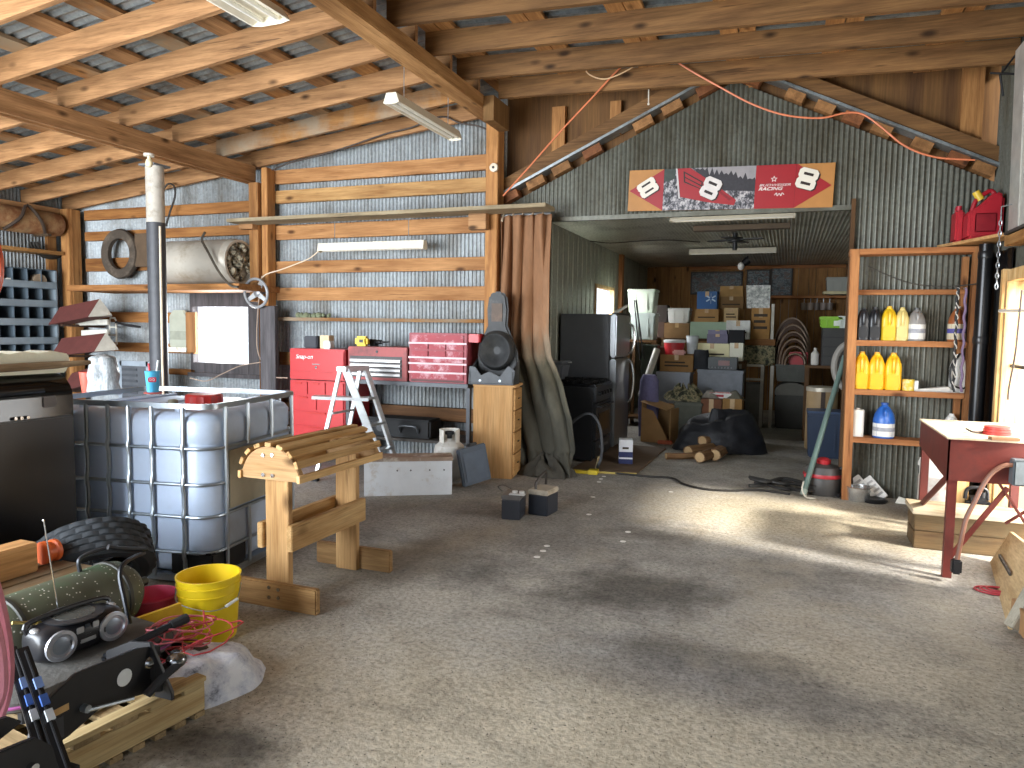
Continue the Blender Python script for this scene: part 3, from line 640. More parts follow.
# ---- pallet
T=thing('wooden_pallet','pale wooden pallet on the floor at the lower left corner','pallet',(-2.07,2.12,0),math.radians(-8))
PAL=wood(1,'a88a5c','dcc898'); PALx=wood(0,'8a7452','c0a67c')
for x in(-.04,-.50,-.96): B().b(x,x+.04,-1.2,0,.02,.115).build('stringer',PAL,T,bev=.003)
for i in range(9): y=-.095-.137*i; B().b(-.97,.005,y,y+.09,.115,.137).build('deck_board',PALx if i>1 else PAL,T,bev=.002)
for i in range(14): y=-.05-.084*i; B().b(-.97,.004,y,y+.045,0,.02).build('bottom_board',PALx,T)
B().b(-.045,.012,-1.2,-.0,.137,.157).build('side_board',PAL,T,bev=.003)
# ---- hitch, ball mounts on the pallet
def onx(x,y,X): return oX(x,y,X)
T=thing('hitch_bracket','black steel trailer hitch bracket lying on the pale pallet','hitch',(-2.13,1.85,.158))
b=B(); b.prism([(-.40,0.0),(-.36,.16),(-.22,.215),(.02,.20),(.12,.17),(.12,.0),(-.12,.06),(-.25,.02)],-.014,.0,'x'); b.build('side_plate',BLK,T,bev=.002)
b=B(); b.prism([(-.22,.0),(-.22,.13),(-.1,.185),(.0,.2),(.10,.03),(.10,0)],.07,.084,'y'); b.build('end_plate',BLK,T,bev=.002)
B().cyl((.0,-.10,.12),(.012,-.10,.12),.0,.035,3); 
B().at((.001,-.04,.12),ry=PI/2).lathe([(.03,0),(.03,.002)],20).build('round_sticker',M('d8dcdc',.5),T)
B().b(.0005,.002,-.37,-.25,.11,.132).build('warning_label',M('c9a26a',.5),T)
B().b(.0005,.002,-.37,-.27,.03,.10).build('text_label',M('3a3c42',.5),T)
B().cyl((0,-.2,.09),(.025,-.2,.09),.013,n=12).build('bolt',ZINC,T); B().tube([(.02,-.2,.085),(.03,-.03,.045)],.006,6).build('pin',ZINC,T)
B().at((.04,.07,.03)).lathe([(.018,0),(.018,.03),(.012,.035)],12).build('bolt',BLK,T)
T=thing('ball_mount','triple steel trailer ball mount on the corner of the pale pallet','ball mount',(-2.125,1.955,.158)); T.scale=(1.1,1.1,.85)
b=B()
for i,a in enumerate((.4,2.3,4.4)):
    d=V((.35*math.cos(a),math.cos(a)*.4,math.sin(a))).normalized(); c0=V((.0,.0,.085)); 
    B().tube([c0,c0+d*.045],.018,10).build('neck',M('4a4a4c',.35,.7),T)
    B().at(c0+d*.068).ball((0,0,0),.034,n=18).build('ball',M('8b8c8e',.22,1,.1),T)
B().at((-.02,0,0)).b(-.03,.03,-.035,.035,0,.09).build('shank',M('232326',.5,.4),T,bev=.012)
B().tube(smooth([(.04,-.09,.05),(.05,-.02,.10),(.05,.03,.12),(.0,.07,.14)],5),.016,8).build('strap',RUB,T)
# ---- cushion and radio
T=thing('creeper_cushion','grey padded cushion with purple piping under the radio','cushion',(-2.56,1.93,.185),math.radians(-6))
P=rrect(.46,.70,.12,6); b=B(); b.skin([[b.v((x*s,y*s,z)) for x,y in P] for s,z in((.94,0),(1,.015),(1,.045),(.96,.062),(.85,.068))]); b.build('pad',M('5a5854',.8,bump=.4),T)
B().tube([(x*1.005,y*1.005,.03) for x,y in P],.006,6,closed=True).build('piping',M('a0508c',.6),T)
for x,y in((-.17,-.25),(.17,-.25),(-.17,.25),(.17,.25)): B().cyl((x,y,-.047),(x,y,.005),.03,n=10).build('leg',BLK,T)
T=thing('boombox','black portable radio with two silver speakers and a raised aerial','radio',(-2.52,1.945,.254),math.radians(-6))
P=[]
b=B(); S_=[]
for y,k in((-.205,.55),(-.195,.8),(-.16,1),(.16,1),(.195,.8),(.205,.55)):
    S_.append([b.v((.0+px_*k,y,.085+(pz)*k)) for px_,pz in rrect(.20,.165,.07,5)])
b.skin(S_); b.build('body',M('1b1b1f',.35),T,ang=50)
b=B().at((-.01,0,.165)); b.lathe([(.125,0),(.13,.008),(.118,.012)],28); o=b.build('disc_lid',M('2e2e30',.35),T); B().at((-.01,0,.165)).lathe([(.09,.011),(.09,.014)],28).build('window',M('4c4c48',.25),o)
for y in(-.125,.125):
    b=B().at((.088,y,.085),ry=PI/2); b.lathe([(.062,0),(.072,.008),(.07,.018),(.055,.02),(.05,.012)],28); o=b.build('speaker_ring',M('b9bcc4',.3,.7),T)
    B().at((.092,y,.085),ry=PI/2).lathe([(.052,.004),(.04,.008),(.02,.012),(.001,.013)],24).build('cone',M('8f98a4',.35,.6),o)
for y,z,w_,h in((-.035,.125,.035,.03),(.04,.13,.03,.03),(0,.135,.025,.018),(0,.098,.035,.006)): B().at((.094,y,z)).b(0,.007,-w_/2,w_/2,-h/2,h/2).build('button',M('b4b6b8',.3,.5) if h!=.018 else M('39404a',.2),T,bev=.003)
B().at((.097,0,.07)).b(0,.005,-.038,.038,-.011,.011).build('button_strip',M('a8aaac',.3,.5),T,bev=.004)
for y in(-.18,.18): B().at((.0,y,.155)).ball((0,0,0),.03,.02,.014,12).build('knob',M('a9abad',.3,.6),T)
an=T.matrix_basis.inverted()@oX(40,488,-2.62); B().tube([(-.085,-.02,.14),an],.0035,6).build('antenna',CHR,T); B().ball(an,.006,n=8).build('antenna_tip',CHR,T)
B().tube(smooth([(-.03,-.19,.12),(-.05,-.17,.185),(-.05,.17,.185),(-.03,.19,.12)],5),.012,8).build('handle',M('1d1d20',.35),T)
T.scale=(.82,.82,.80); T.location.x-=.02; T.location.y-=.0
# ---- wires, bag
random.seed(11)
for k in range(9):
    p=V((-2.33+random.uniform(-.08,.08),2.22+random.uniform(-.10,.10),.165)); r1=random.uniform(.06,.15); ph=random.uniform(0,6); pts=[]
    for i in range(26):
        a=ph+i*.42; r=r1*(1+.3*math.sin(a*1.7+k)); pts.append(p+V((r*math.cos(a)*.8,r*math.sin(a)*1.2,.025*math.sin(a*1.3+k)+.012*k)))
    if k==0: T=thing('wire_tangle','tangle of thin red wires heaped on the pallet','wires',p)
    B().at(-V(T.location)).tube(pts,.0035,5).build('wire',M(('c8505a','b83a40','d0707a')[k%3],.5),T)
T=thing('rag_heap','dark rags heaped under the red wire tangle','rags',(-2.34,2.25,0))
B().grid(lambda u,v:((.19-.16*v**2)*math.cos(2*PI*u)*1.0,(.22-.19*v**2)*math.sin(2*PI*u),.18*v+.0),22,8,wrap=True).build('rag',M('4a4238',.9,bump=.6),T,jit=.018)
def sack():
    t=NT('printed_sack'); n=t.noise(t.coord((1,1,1.4)),11,9,.72); c=t.ramp(n,[(.30,'565a66'),(.37,'a3a7b6'),(.44,'d4d8e4'),(.6,'f6f8fc')]); t.lk(c,t.b.inputs['Base Color']); t.b.inputs['Roughness'].default_value=.45; t.bump(n,.9,.03); return t.m
T=thing('woven_sack','crumpled grey and white patterned sack hanging off the pallet end','sack',(-2.21,2.29,0))
def sk(u,v):
    a=2*PI*u; r=math.cos(v*PI/2)**.7; z=.235*math.sin(v*PI/2)**.9
    x,y=r*.17*math.cos(a)*(1+.15*math.sin(3*a)),r*.29*math.sin(a)*(1+.1*math.cos(2*a))
    return(x,y,z*(.80-1.2*y)*(1+.25*math.sin(9*x+4)))
B().grid(sk,40,18,wrap=True).build('sack',sack(),T,jit=.03,ang=70)
# ---- rails, bracket, hose at the lower left
for i,(x0,x1,X) in enumerate(((10,48,-2.02),(22,66,-1.98))):
    T=thing('angle_rail',f"{'outer' if i==0 else 'inner'} black steel angle rail with blue stickers leaning at the lower left",'rail',oX(x1,772,X))
    o=V(T.location); d=oX(x0,648,X-.28)-o
    B().bar((0,0,0),d,.035,.012).build('web',BLK,T,bev=.002); B().bar((.012,0,-.01),d+V((.012,0,-.01)),.008,.035).build('flange',BLK,T,bev=.002)
    for a_,c_,n_ in((.52,'3f62a8','blue_sticker'),(.40,'c9ced2','white_sticker'),(.66,'6f86b4','blue_sticker')):
        p=d*a_; B().bar(p+V((.018,-.0,.005)),p+d*.085+V((.018,0,.005)),.022,.010).build(n_,M(c_,.4),T)
    if o.z>.02: B().b(-.02,.02,-.03,.03,-o.z,.01).build('foot',BLK,T)
T=thing('receiver_plate','black steel receiver plate with a bright bolt at the bottom left corner','bracket',oX(30,760,-1.95))
B().prism([(-.14,-.1),(.09,-.1),(.07,.0),(.02,.055),(-.14,.075)],-.02,0,'x').build('plate',BLK,T,bev=.003); B().cyl((0,.0,-.02),(.02,0,-.02),.013,n=10).build('bolt',CHR,T)
B().prism([(-.14,.02),(.04,.075),(.0,.11),(-.14,.125)],-.1,-.08,'x').build('rear_plate',BLK,T,bev=.003); B().b(-.08,-.02,-.1,.05,-T.location.z,-.09).build('block',BLK,T)
T=thing('pink_hose','faded pink rubber hose hanging at the left edge','hose',oX(2,600,-2.15))
o=V(T.location); 
for k,X in enumerate((-2.15,-2.10)):
    B().tube(smooth([oX(a,y,X)-o for a,y in((-14,560),(-2,600),(6,640),(8,675),(3,705),(-10,735))],6) if k==0 else smooth([oX(a,y,X)-o for a,y in((-24,590),(-8,620),(0,655),(1,690),(-8,715))],6),.017,9).build('loop',M('c77f8c',.6),T)
p=oX(12,623,-2.64); one('brass_nozzle','small brass fitting beside the pink hose','fitting',B().cyl((0,0,0),(.02,.09,-.03),.006,n=8).cyl((.018,.08,-.027),(.024,.105,-.035),.009,n=8),M('c9b26a',.3,.8),p)
one('crumpled_paper','crumpled grey paper lying on the pallet boards','paper',B().grid(lambda u,v:(-.07+.14*u,-.06+.12*v,.012+.010*noise.noise(V((u*4,v*4,1)))),10,10),M('a49c90',.8,bump=.4),(-2.30,1.78,.138),solid=.006)
# ================================================================ BACK WALL, LEFT
def Yr(x,y,Y): return oY(x,y,Y)
# support pole under the left beam
p=oY(154.5,165,6.0); 
T=thing('support_pole','round steel support pole, pale at the top and dark grey below','pole',(-6.415,6.0,0))
zt=oY(154,223,6.0).z
B().cyl((0,0,zt),(0,0,3.205),.093,n=24).build('upper_pole',M('b9b2a6',.6,var=.15,dirt='8f8678',dsc=4),T); B().cyl((0,0,.0),(0,0,zt),.094,n=24).build('lower_pole',M('47484c',.55,.2,.2),T)
B().b(-.11,.11,-.11,.11,3.19,3.209).build('head_plate',GRY,T)
one('conduit','thin pale conduit running up beside the steel support pole','conduit',B().tube([(0,0,.0),(-.01,0,1.2),(0,.0,2.55)],.012,7),M('d9c9b0',.5),(-6.295,5.94,0))
p=oY(149,163,5.9)
T=thing('light_bulb','bare white bulb in a socket under the left beam','light bulb',(-6.40,5.55,3.21)); p=on(149,160,2,3.15); T.location=(p.x,p.y,3.21)
B().cyl((0,0,-.025),(0,0,0),.05,n=16).build('socket',M('c9c4b8',.5),T); B().lathe([(.012,-.13),(.03,-.12),(.036,-.095),(.03,-.065),(.016,-.045),(.015,-.02)],16).build('bulb',M('e6d9b4',.25),T)
# fluorescent fixtures
def fixture(label,loc,L,rz,w=.15,h=.08,chains=None):
    T=thing('light_fixture',label,'light',loc,rz); hw=w/2
    P=[(-hw,0),(-hw*.6,h),(hw*.6,h),(hw,0),(hw*.9,0),(hw*.5,h*.55),(-hw*.5,h*.55),(-hw*.9,0)]
    B().prism(P,-L/2,L/2,'y').build('housing',M('ddd6c4',.45,var=.08),T)
    for s in(-1,1): B().prism([(-hw,0),(-hw*.6,h),(hw*.6,h),(hw,0),(hw*.5,-.012),(-hw*.5,-.012)],s*L/2,s*(L/2+.004),'y').build('end_cap',M('d2cbb8',.45),T)
    for s in(-1,1): B().cyl((s*hw*.42,-L/2+.02,.018),(s*hw*.42,L/2-.02,.018),.016,n=10).build('tube',M('efeee6',.3,var=.03),T)
    for y,top in chains or():
        B().tube([(0,y,h),(0,y,top)],.004,5).build('chain',STEEL,T)
    return T
fixture('white fluorescent fixture hanging lengthwise left of the centre beam',(-3.13,5.95,3.36),1.22,0,chains=((-.4,.36),(.45,.36)))
fixture('white fluorescent fixture cut off by the top edge of the photo',(-3.20,3.33,3.46),1.22,0,.3,chains=((-.4,.25),(.45,.25)))
x0,x1,z0,z1=rect(320,239,425,250,7.12); za=oY(320,244,7.12).z; zb=oY(425,240,7.12).z
T=fixture('white fluorescent strip hung on chains across the back wall girts',((x0+x1)/2,7.12,z0),x1-x0,PI/2,.11,.09)
for t in(-.48,.48): B().tube([(0,t,.09),(0,t,.40)],.004,5).build('chain',STEEL,T)
one('white_flex','white power cord drooping from the wall fluorescent strip to the post','cord',B().tube(smooth([oY(a,y,7.08) for a,y in((322,248),(310,258),(296,264),(280,270),(265,275),(258,284))]),.007,6),M('e0cdb4',.5))
# long plank shelf above
a=oY(237,217,7.05); c=oY(552,210,7.05)
one('plank_shelf','long weathered plank lying across brackets between the two posts','shelf',B().b(oY(237,217,7.0).x,oY(551,210,7.0).x,6.82,7.13,2.715,2.755),wood(0,'7a6c54','b9a684',grey='a89a80'),bev=.004)
for px in(250,480):
    X=oY(px,225,7.1).x; one('shelf_bracket',f"timber bracket block under the long plank on the {'left' if px<300 else 'curtain side'} post",'bracket',B().b(X-.10,X+.10,7.02,7.115,2.55 if px>300 else 2.66,2.715),WX,bev=.004)
# tank on shelf
x0,x1,z0,z1=rect(75,286,250,291,6.95)
one('tank_shelf','wooden shelf board under the large metal tank','shelf',B().b(oY(76,287,6.75).x,oY(247,289,6.75).x,6.62,7.33,z0-.01,z1),wood(0,'7a4c28','b8824c'),bev=.004)
zt=z1
xa,xb=oY(168,262,6.95).x,oY(240,262,6.95).x
T=thing('metal_tank','large pale galvanised tank lying on the wall shelf','tank',((xa+xb)/2,6.96,zt)); L=(xb-xa)/2; r=.272
B().at((0,0,r+.002),ry=PI/2).lathe([(.02,-L),(r*.8,-L),(r,-L+.06),(r,L-.10),(r*1.02,L-.09),(r*1.02,L-.07),(r*.98,L-.05),(r*.97,L),(r*.86,L),(r*.86,L-.08),(.01,L-.08)],40).build('shell',M('c0b9ac',.5,.3,.12,2.5,dirt='9d8e78',dsc=2),T)
random.seed(5); b=B()
for k in range(46):
    a=random.uniform(0,2*PI); q=random.uniform(0,r*.8)**1; b.ball((L-.05+random.uniform(-.02,.03),q*math.cos(a),r+q*math.sin(a)),random.uniform(.02,.05),n=8)
b.build('lining',M('4b463c',.9,var=.6,sc=24,dirt='c9c0a8',dsc=14,dth=.5),T,jit=.01)
one('black_lead','black cable draped over the pale metal tank','cable',B().tube(smooth([oY(a,y,6.60) for a,y in((205,232),(202,240),(208,252),(219,272),(230,285),(238,287))]),.014,6),M('4a4238',.6))
one('black_cable','black cable hanging in a loop beside the support pole','cable',B().tube(smooth([oY(a,y,7.2) for a,y in((163,190),(168,184),(174,186),(175,196),(170,212),(166,226))]),.012,6),M('2c2622',.6))
# ring on the wall
c=oY(121,254,7.24); R=pxm(24,c)
T=thing('ring_tyre','dark worn ring shaped tyre hung on the wall girts','tyre',(c.x,7.23,c.z),rx=PI/2)
b=B(); n=48; Rg=[]
for i in range(n):
    a=2*PI*i/n; row=[]
    for r_,z in((R*.62,-.03),(R*.72,-.05),(R*.97,-.04),(R*1.02,0),(R*.97,.04),(R*.72,.05),(R*.62,.03)): row.append(b.v((r_*math.cos(a)*.98,r_*math.sin(a)*1.02,z)))
    Rg.append(row)
b.skin(Rg,closed=True); b.build('casing',M('4a4036',.85,var=.2,dirt='6d6052'),T,ang=50)
b=B(); B().b(.34*R,.62*R,-.03,.03,-.03,.0); T2=B().at((R*.95,-R*.3,0)).b(-.02,.22,-.25*R,1.1*R,-.03,.02).build('strap',M('5c4a38',.9),T)
# left wall: rust tank, chain, shelf, bins
c=oX(30,219,-9.25); L=pxm(62,c); 
T=thing('rusty_tank','rusty yellow brown tank lying high on the left wall','tank',(-9.28,6.55,2.62)); zc=oX(30,221,-9.25).z-2.62; r=pxm(12.5,c)
B().at((0,-.1,zc),rx=-PI/2).lathe([(.02,-1.0),(r*.8,-.98),(r,-.9),(r,.52),(r*.9,.6),(r*.5,.65),(.02,.66)],26).build('shell',M('a8845c',.75,var=.3,dirt='7d4d2c',dsc=3,dth=.5),T)
for y in(-.45,.25): B().bar((-.1,y,zc-r),( .17,y,zc-r),.05,.03).build('bracket',M('4a3b2c'),T)
B().tube(smooth([(.10,-.3,zc-r),(.2,-.15,zc),(.12,.0,zc+r+.02),(.2,.12,zc),(.10,.25,zc-r)],5),.02,6).build('strap',M('3d3026',.8),T)
b=B(); ch=None
T=thing('chain_coil','dark loop of chain hung under the rusty tank','chain',oX(40,240,-9.46))
for k in range(3): B().tube([(.03+.02*k,(.26-.03*k)*math.cos(a)+.1,(.20-.02*k)*math.sin(a)-.03) for a in[PI*1.02+PI*.96*i/16 for i in range(17)]],.02,6).build('strand',M('3b3833',.7,.3),T)
zs=oX(60,256,-9.4).z
one('wall_shelf','pale plank shelf on the left wall above the parts bin','shelf',B().b(-9.54,-9.24,3.8,7.10,zs-.0,zs+.045),wood(1,'8a5f34','c8985e'))
y0,y1=oX(-40,300,-9.35).y,oX(50,300,-9.35).y; zb,ztp=.46,oX(50,271,-9.35).z
T=thing('parts_bin','blue grey steel pigeonhole parts bin on the left wall','bin cabinet',(-9.36,(y0+y1)/2,0)); hw=(y1-y0)/2
BIN=M('5c6973',.55,.2,.12); BINL=M('8e9aa2',.5,.25,.1)
B().b(-.18,-.17,-hw,hw,.0,ztp).build('back',M('3d4a5a',.5),T)
for y in(-hw,hw): B().b(-.18,.14,y-.012,y+.012,0,ztp).build('side_panel',BINL,T)
n=7; dz=(ztp-.5)/n
for k in range(n+1):
    z=.5+dz*k; B().b(-.18,.14,-hw,hw,z-.006,z+.006).build('shelf',BIN,T)
    if k<n: B().b(.13,.145,-hw,hw,z,z+.085).build('lip',BINL,T,bev=.002)
    if k<n:
        m=6
        for j in range(1,m):
            y=-hw+2*hw*j/m; B().b(-.17,.125,y-.004,y+.004,z,z+dz).build('divider',BIN,T)
B().b(-.18,.14,-hw,hw,0,.5).build('plinth',BIN,T)
one('white_mug','white tin sitting in the upper left pigeonhole','tin',B().cyl((0,0,0),(0,0,.10),.055,n=14),M('e8e4d8',.4),(-9.32,oX(9,282,-9.3).y,.507+dz*6))
one('tape_roll','pale brown roll in the top row of the parts bin','roll',B().at((0,0,.09),ry=PI/2).lathe([(.04,-.05),(.09,-.05),(.09,.05),(.04,.05)],18),M('a08c74',.7),(-9.30,oX(38,284,-9.3).y,.507+dz*6))
one('bolt_pile','pale metal bolts in the second row of the parts bin','bolts',B().ball((0,0,.03),.05,.07,.04,10).ball((.03,.06,.02),.03,n=8),M('b9b4a4',.5,.4),(-9.30,oX(27,302,-9.3).y,.507+dz*5),jit=.012)
# orange hose at left edge
T=thing('air_hose','coil of orange hose hanging at the left edge','hose',(-6.0,3.9,2.2)); p=oY(0,265,3.9); T.location=(p.x-.08,3.9,p.z); o=V(T.location)
for k in range(3): B().tube([((.20-.012*k)*math.cos(a)-.13,.02*k,(.30-.01*k)*math.sin(a)) for a in[2*PI*i/40 for i in range(40)]],.013,8,closed=True).build('coil',M('e0653c' if k!=1 else 'c9583a',.5),T)
B().tube([(-.13,.02,.30),(-.13,.02,3.3-o.z)],.006,6).build('hanger',STEEL,T)
# maroon troughs and white rails by the corner
MAR=M('64342f',.75,var=.15)
for k,(xa,ya,xb,yb) in enumerate(((60,316,100,308),(62,347,106,342),(72,382,100,374))):
    A=oY(xa,ya,6.75-.0*k); Bp=oY(xb,yb,6.75)
    T=thing('trough_hood',f"maroon wedge shaped metal hood with a grey end, {['upper','middle','lower'][k]} one by the corner post",'hood',A,group=None)
    d=Bp-A; h=pxm(9,A)
    n=V((0,0,1)); pts=[]
    tri=[(-.17,-h),(.17,-h*.9),(.0,h)]
    b=B(); R=[]
    for t in(0,1): R.append([b.v(d*t+V((0,y,z+(.0)))) for y,z in tri])
    b.skin(R); b.build('hood',MAR,T,bev=.005)
    b=B(); R=[]
    for t,s in((1.0,1.01),(1.22,.25)): R.append([b.v(d*t+V((0,y*s,(z+h)*s-h))) for y,z in tri])
    b.skin(R); b.build('end_cone',M('a8a296',.6,.2),T)
    B().bar((.02,0,-h),(.02,.62,-h-.02),.05,.03).build('bracket',M('4a3426'),T)
for k,(ya,yb) in enumerate(((323,322),(333,332))):
    A=oY(76 if k==0 else 82,ya,7.0); Bp=oY(108,yb,7.0)
    T=thing('white_rail',f"short white rail between the maroon hoods, {['upper','lower'][k]} one",'rail',A); B().bar((0,0,0),Bp-A,.03,.07).build('rail',M('dedccf',.5),T,bev=.004); B().bar((.1,.0,-.02),(.1,.33,-.02),.04,.02).build('bracket',STEEL,T)
c=oY(113,331,7.2); T=thing('wire_rack','white wire rack on the wall behind the maroon hoods','rack',c); w_,h=pxm(4.5,c),pxm(13,c)
B().tube([(-w_,0,-h),(w_,0,-h),(w_,0,h*.8),(w_*.6,0,h),(-w_*.6,0,h),(-w_,0,h*.8)],.012,6,closed=True).build('frame',M('dad6c8',.5),T)
for z in(-.3,.3): B().tube([(-w_,0,h*z),(w_,0,h*z)],.009,6).build('rung',M('dad6c8',.5),T)
B().tube([(0,0,h*.3),(0,.13,h*.3)],.009,6).build('hook',STEEL,T)
one('dark_branch','dark rod sticking out along the wall right of the wire rack','rod',B().tube(smooth([oY(a,y,7.2) for a,y in((116,322),(126,325),(140,327))]),.018,6),M('2c2a2c'))
# pale green panel beside window, louvres behind the tote
x0,x1,z0,z1=rect(166,310,184,352,7.22); w_=(x1-x0)/2
T=thing('pale_green_panel','pale grey green panel with a rounded top beside the window','panel',((x0+x1)/2,7.30,z0)); h=z1-z0
B().prism([(-w_,.06),(w_,.06),(w_,h*.85),(w_*.6,h),(-w_*.6,h),(-w_,h*.85)],-.03,.03,'y').build('board',M('a9ac9c',.5,var=.1),T,bev=.01)
B().b(-w_*.9,w_*.9,-.034,-.03,.16,h*.5).build('lower_panel',M('96998a',.5),T)
B().b(-w_,w_*1.1,-.05,.05,0,.06).build('papers',M('e9e4d4',.7,dirt='7d6a52',dsc=18),T)
B().b(w_,w_+.16,-.05,-.02,-.0,h*.95).build('side_board',wood(2,'7a5234','a87a4c'),T)
x0,x1,z0,z1=rect(122,361,150,393,6.6); T=thing('louvre_panel','grey louvred panel standing behind the caged tote','panel',((x0+x1)/2,6.6,0)); w_=(x1-x0)/2
for s in(-1,1): B().b(s*w_-.03,s*w_+.03,-.03,.03,0,z1).build('stile',M('8a939c',.5),T)
B().b(-w_,w_,-.03,.03,z1-.06,z1).build('rail',M('8a939c',.5),T); B().b(-w_,w_,-.02,.01,0,z1-.06).build('screen',M('4c4f54',.7),T)
for k in range(9): z=z1-.12-.07*k; B().b(-w_,w_*.2,-.028,-.018,z,z+.03).build('slat',M('3c3f44',.6),T)
# steering wheel
c=oY(256,293,6.98); r=pxm(14,c)
T=thing('steering_wheel','grey three spoke steering wheel hung on the post by the window','steering wheel',c,rx=PI/2+.1); 
B().tube([(r*math.cos(2*PI*i/40),r*math.sin(2*PI*i/40),0) for i in range(40)],.017,8,closed=True).build('rim',M('8d8f92',.4),T)
for a in(1.0,-.65,-2.6): B().hull8([(q*math.cos(a)+s*math.sin(a)*w_,q*math.sin(a)-s*math.cos(a)*w_,z) for z in(-.03,-.015) for q,s,w_ in((.0,-1,.035),(.0,1,.035),(r*.97,1,.02),(r*.97,-1,.02))]).build('spoke',M('d0d2d4',.3,.5),T)
B().lathe([(.045,-.04),(.045,-.01),(.03,.0)],18).build('hub',M('9a9ca0',.35,.5),T); B().tube([(0,0,-.04),(0,.0,-.14)],.02,8).build('stub',GRY,T)
one('wall_flex','thin wires dropping beside the window to the red chest','wires',B().tube(smooth([oY(a,y,7.08) for a,y in((262,276),(258,310),(257,345),(262,362),(272,376),(288,378))]),.007,5).tube(smooth([oY(a,y,7.08) for a,y in((190,378),(206,381),(222,374),(240,366),(262,362))]),.006,5),M('b09a88',.6))
DB=oY(268,330,7.1); one('dark_post_board','dark weathered board fixed below the steering wheel','board',B().b(oY(261,330,7.08).x,oY(276,330,7.08).x,7.06,7.12,0,oY(268,306,7.1).z),DK,bev=.004)
# ================================================================ TOOL CHESTS
SHY=6.70                                                   # front of the chests
zs=oY(440,383,SHY).z                                       # shelf top
def PX(x,Y=SHY): return oY(x,400,Y).x
T=thing('steel_workbench','black steel shelf bench carrying the red tool chests','bench',(PX(408),SHY,0)); o=PX(408)
B().b(PX(347)-o,PX(468)-o,-.01,.60,zs-.045,zs-.002).build('top',M('4a4c50',.45,.4),T,bev=.003)
for x in(347.5,468):
    for y in(.02,.56): B().b(PX(x)-o-.02,PX(x)-o+.02,y-.02,y+.02,0,zs-.04).build('leg',M('4c4e52',.5,.4),T)
B().b(PX(347)-o,PX(468)-o,.05,.57,.30,.33).build('lower_shelf',M('3a342e',.7),T)
B().b(PX(349)-o,PX(466)-o,.54,.57,.48,.62).build('back_board',wood(0,'4e3520','7a5534'),T)
def slabs(T,m,x0,x1,rows,y,hm=None,hw=.6):
    for z0,z1,cols in rows:
        for j in range(cols):
            a=x0+(x1-x0)*j/cols+.006; c_=x0+(x1-x0)*(j+1)/cols-.006
            d=B().b(a,c_,y-.014,y,z0+.005,z1-.005).build('drawer',m,T,bev=.003)
            if hm: q=(c_-a)*hw/2; B().b((a+c_)/2-q,(a+c_)/2+q,y-.024,y-.014,z1-.03,z1-.012).build('handle',hm,d,bev=.002)
# tall red chest
Yc=6.72; x0,x1=oY(290,380,Yc).x,oY(345,380,Yc).x; zt=oY(318,349,Yc).z; zm=oY(318,380,Yc).z
REDc=M('b4282b',.36,.1,.08); T=thing('tool_cabinet','tall bright red tool cabinet left of the step ladder','tool chest',((x0+x1)/2,Yc,0)); w_=(x1-x0)/2
B().b(-w_,w_,0,.5,.10,zm-.01).build('cabinet',REDc,T,bev=.006); tc=B().b(-w_,w_,.0,.45,zm,zt).build('top_chest',REDc,T,bev=.008)
B().b(-w_+.01,w_-.01,-.012,0,zm+.10,zt-.02).build('chest_front',REDc,T,bev=.005)
B().b(-w_+.01,w_-.01,-.014,0,zm+.01,zm+.09).build('drawer',REDc,T,bev=.004)
slabs(T,REDc,-w_+.01,w_-.01,((zm-.17,zm-.02,3),(zm-.34,zm-.18,2),(zm-.5,zm-.35,1),(zm-.66,zm-.51,1)),0,M('b5332f',.3,.4),.35)
text('brand_letters','Snap-on',.07,M('e8e4e2',.3,.5),T,(-.16,-.0135,zt-.09),shear=.25)
B().cyl((0,-.02,zm+.14),(0,-.01,zm+.14),.014,n=12).build('lock',CHR,T); B().b(-.05,.05,-.018,-.012,zm+.17,zm+.18).build('latch',CHR,T)
for x in(-w_+.05,w_-.05):
    for y in(.06,.44): B().at((x,y,.05),ry=PI/2).lathe([(.02,-.015),(.05,-.015),(.05,.015),(.02,.015)],14).build('caster',BLK,T)
# brown red chest with black drawers
Yc=SHY; x0,x1=oY(348,365,Yc).x,oY(407,365,Yc).x; zt=oY(378,347,Yc).z
T=thing('machinist_chest','dull red machinist chest with grey drawers in the middle of the bench','tool chest',((x0+x1)/2,Yc,zs)); w_=(x1-x0)/2; h=zt-zs
B().b(-w_,w_,0,.40,0,h).build('body',M('9c3b38',.5,var=.15,dirt='6d2c2a'),T,bev=.006)
B().b(-w_+.03,w_-.06,-.004,0,.03,h-.10).build('drawer_well',M('3a3434',.5),T)
for k in range(4): z=.05+k*(h-.16)/4; B().b(-w_+.04,w_-.07,-.018,-.003,z,z+(h-.16)/4-.02).build('drawer',M('7a7472',.4,.4),T,bev=.002); B().b(-w_+.04,w_-.07,-.026,-.018,z+(h-.16)/4-.05,z+(h-.16)/4-.028).build('drawer_pull',M('b9b9b9',.4,.6),T)
B().cyl((.0,-.008,h-.05),(.0,0,h-.05),.014,n=12).build('lock',BLK,T)
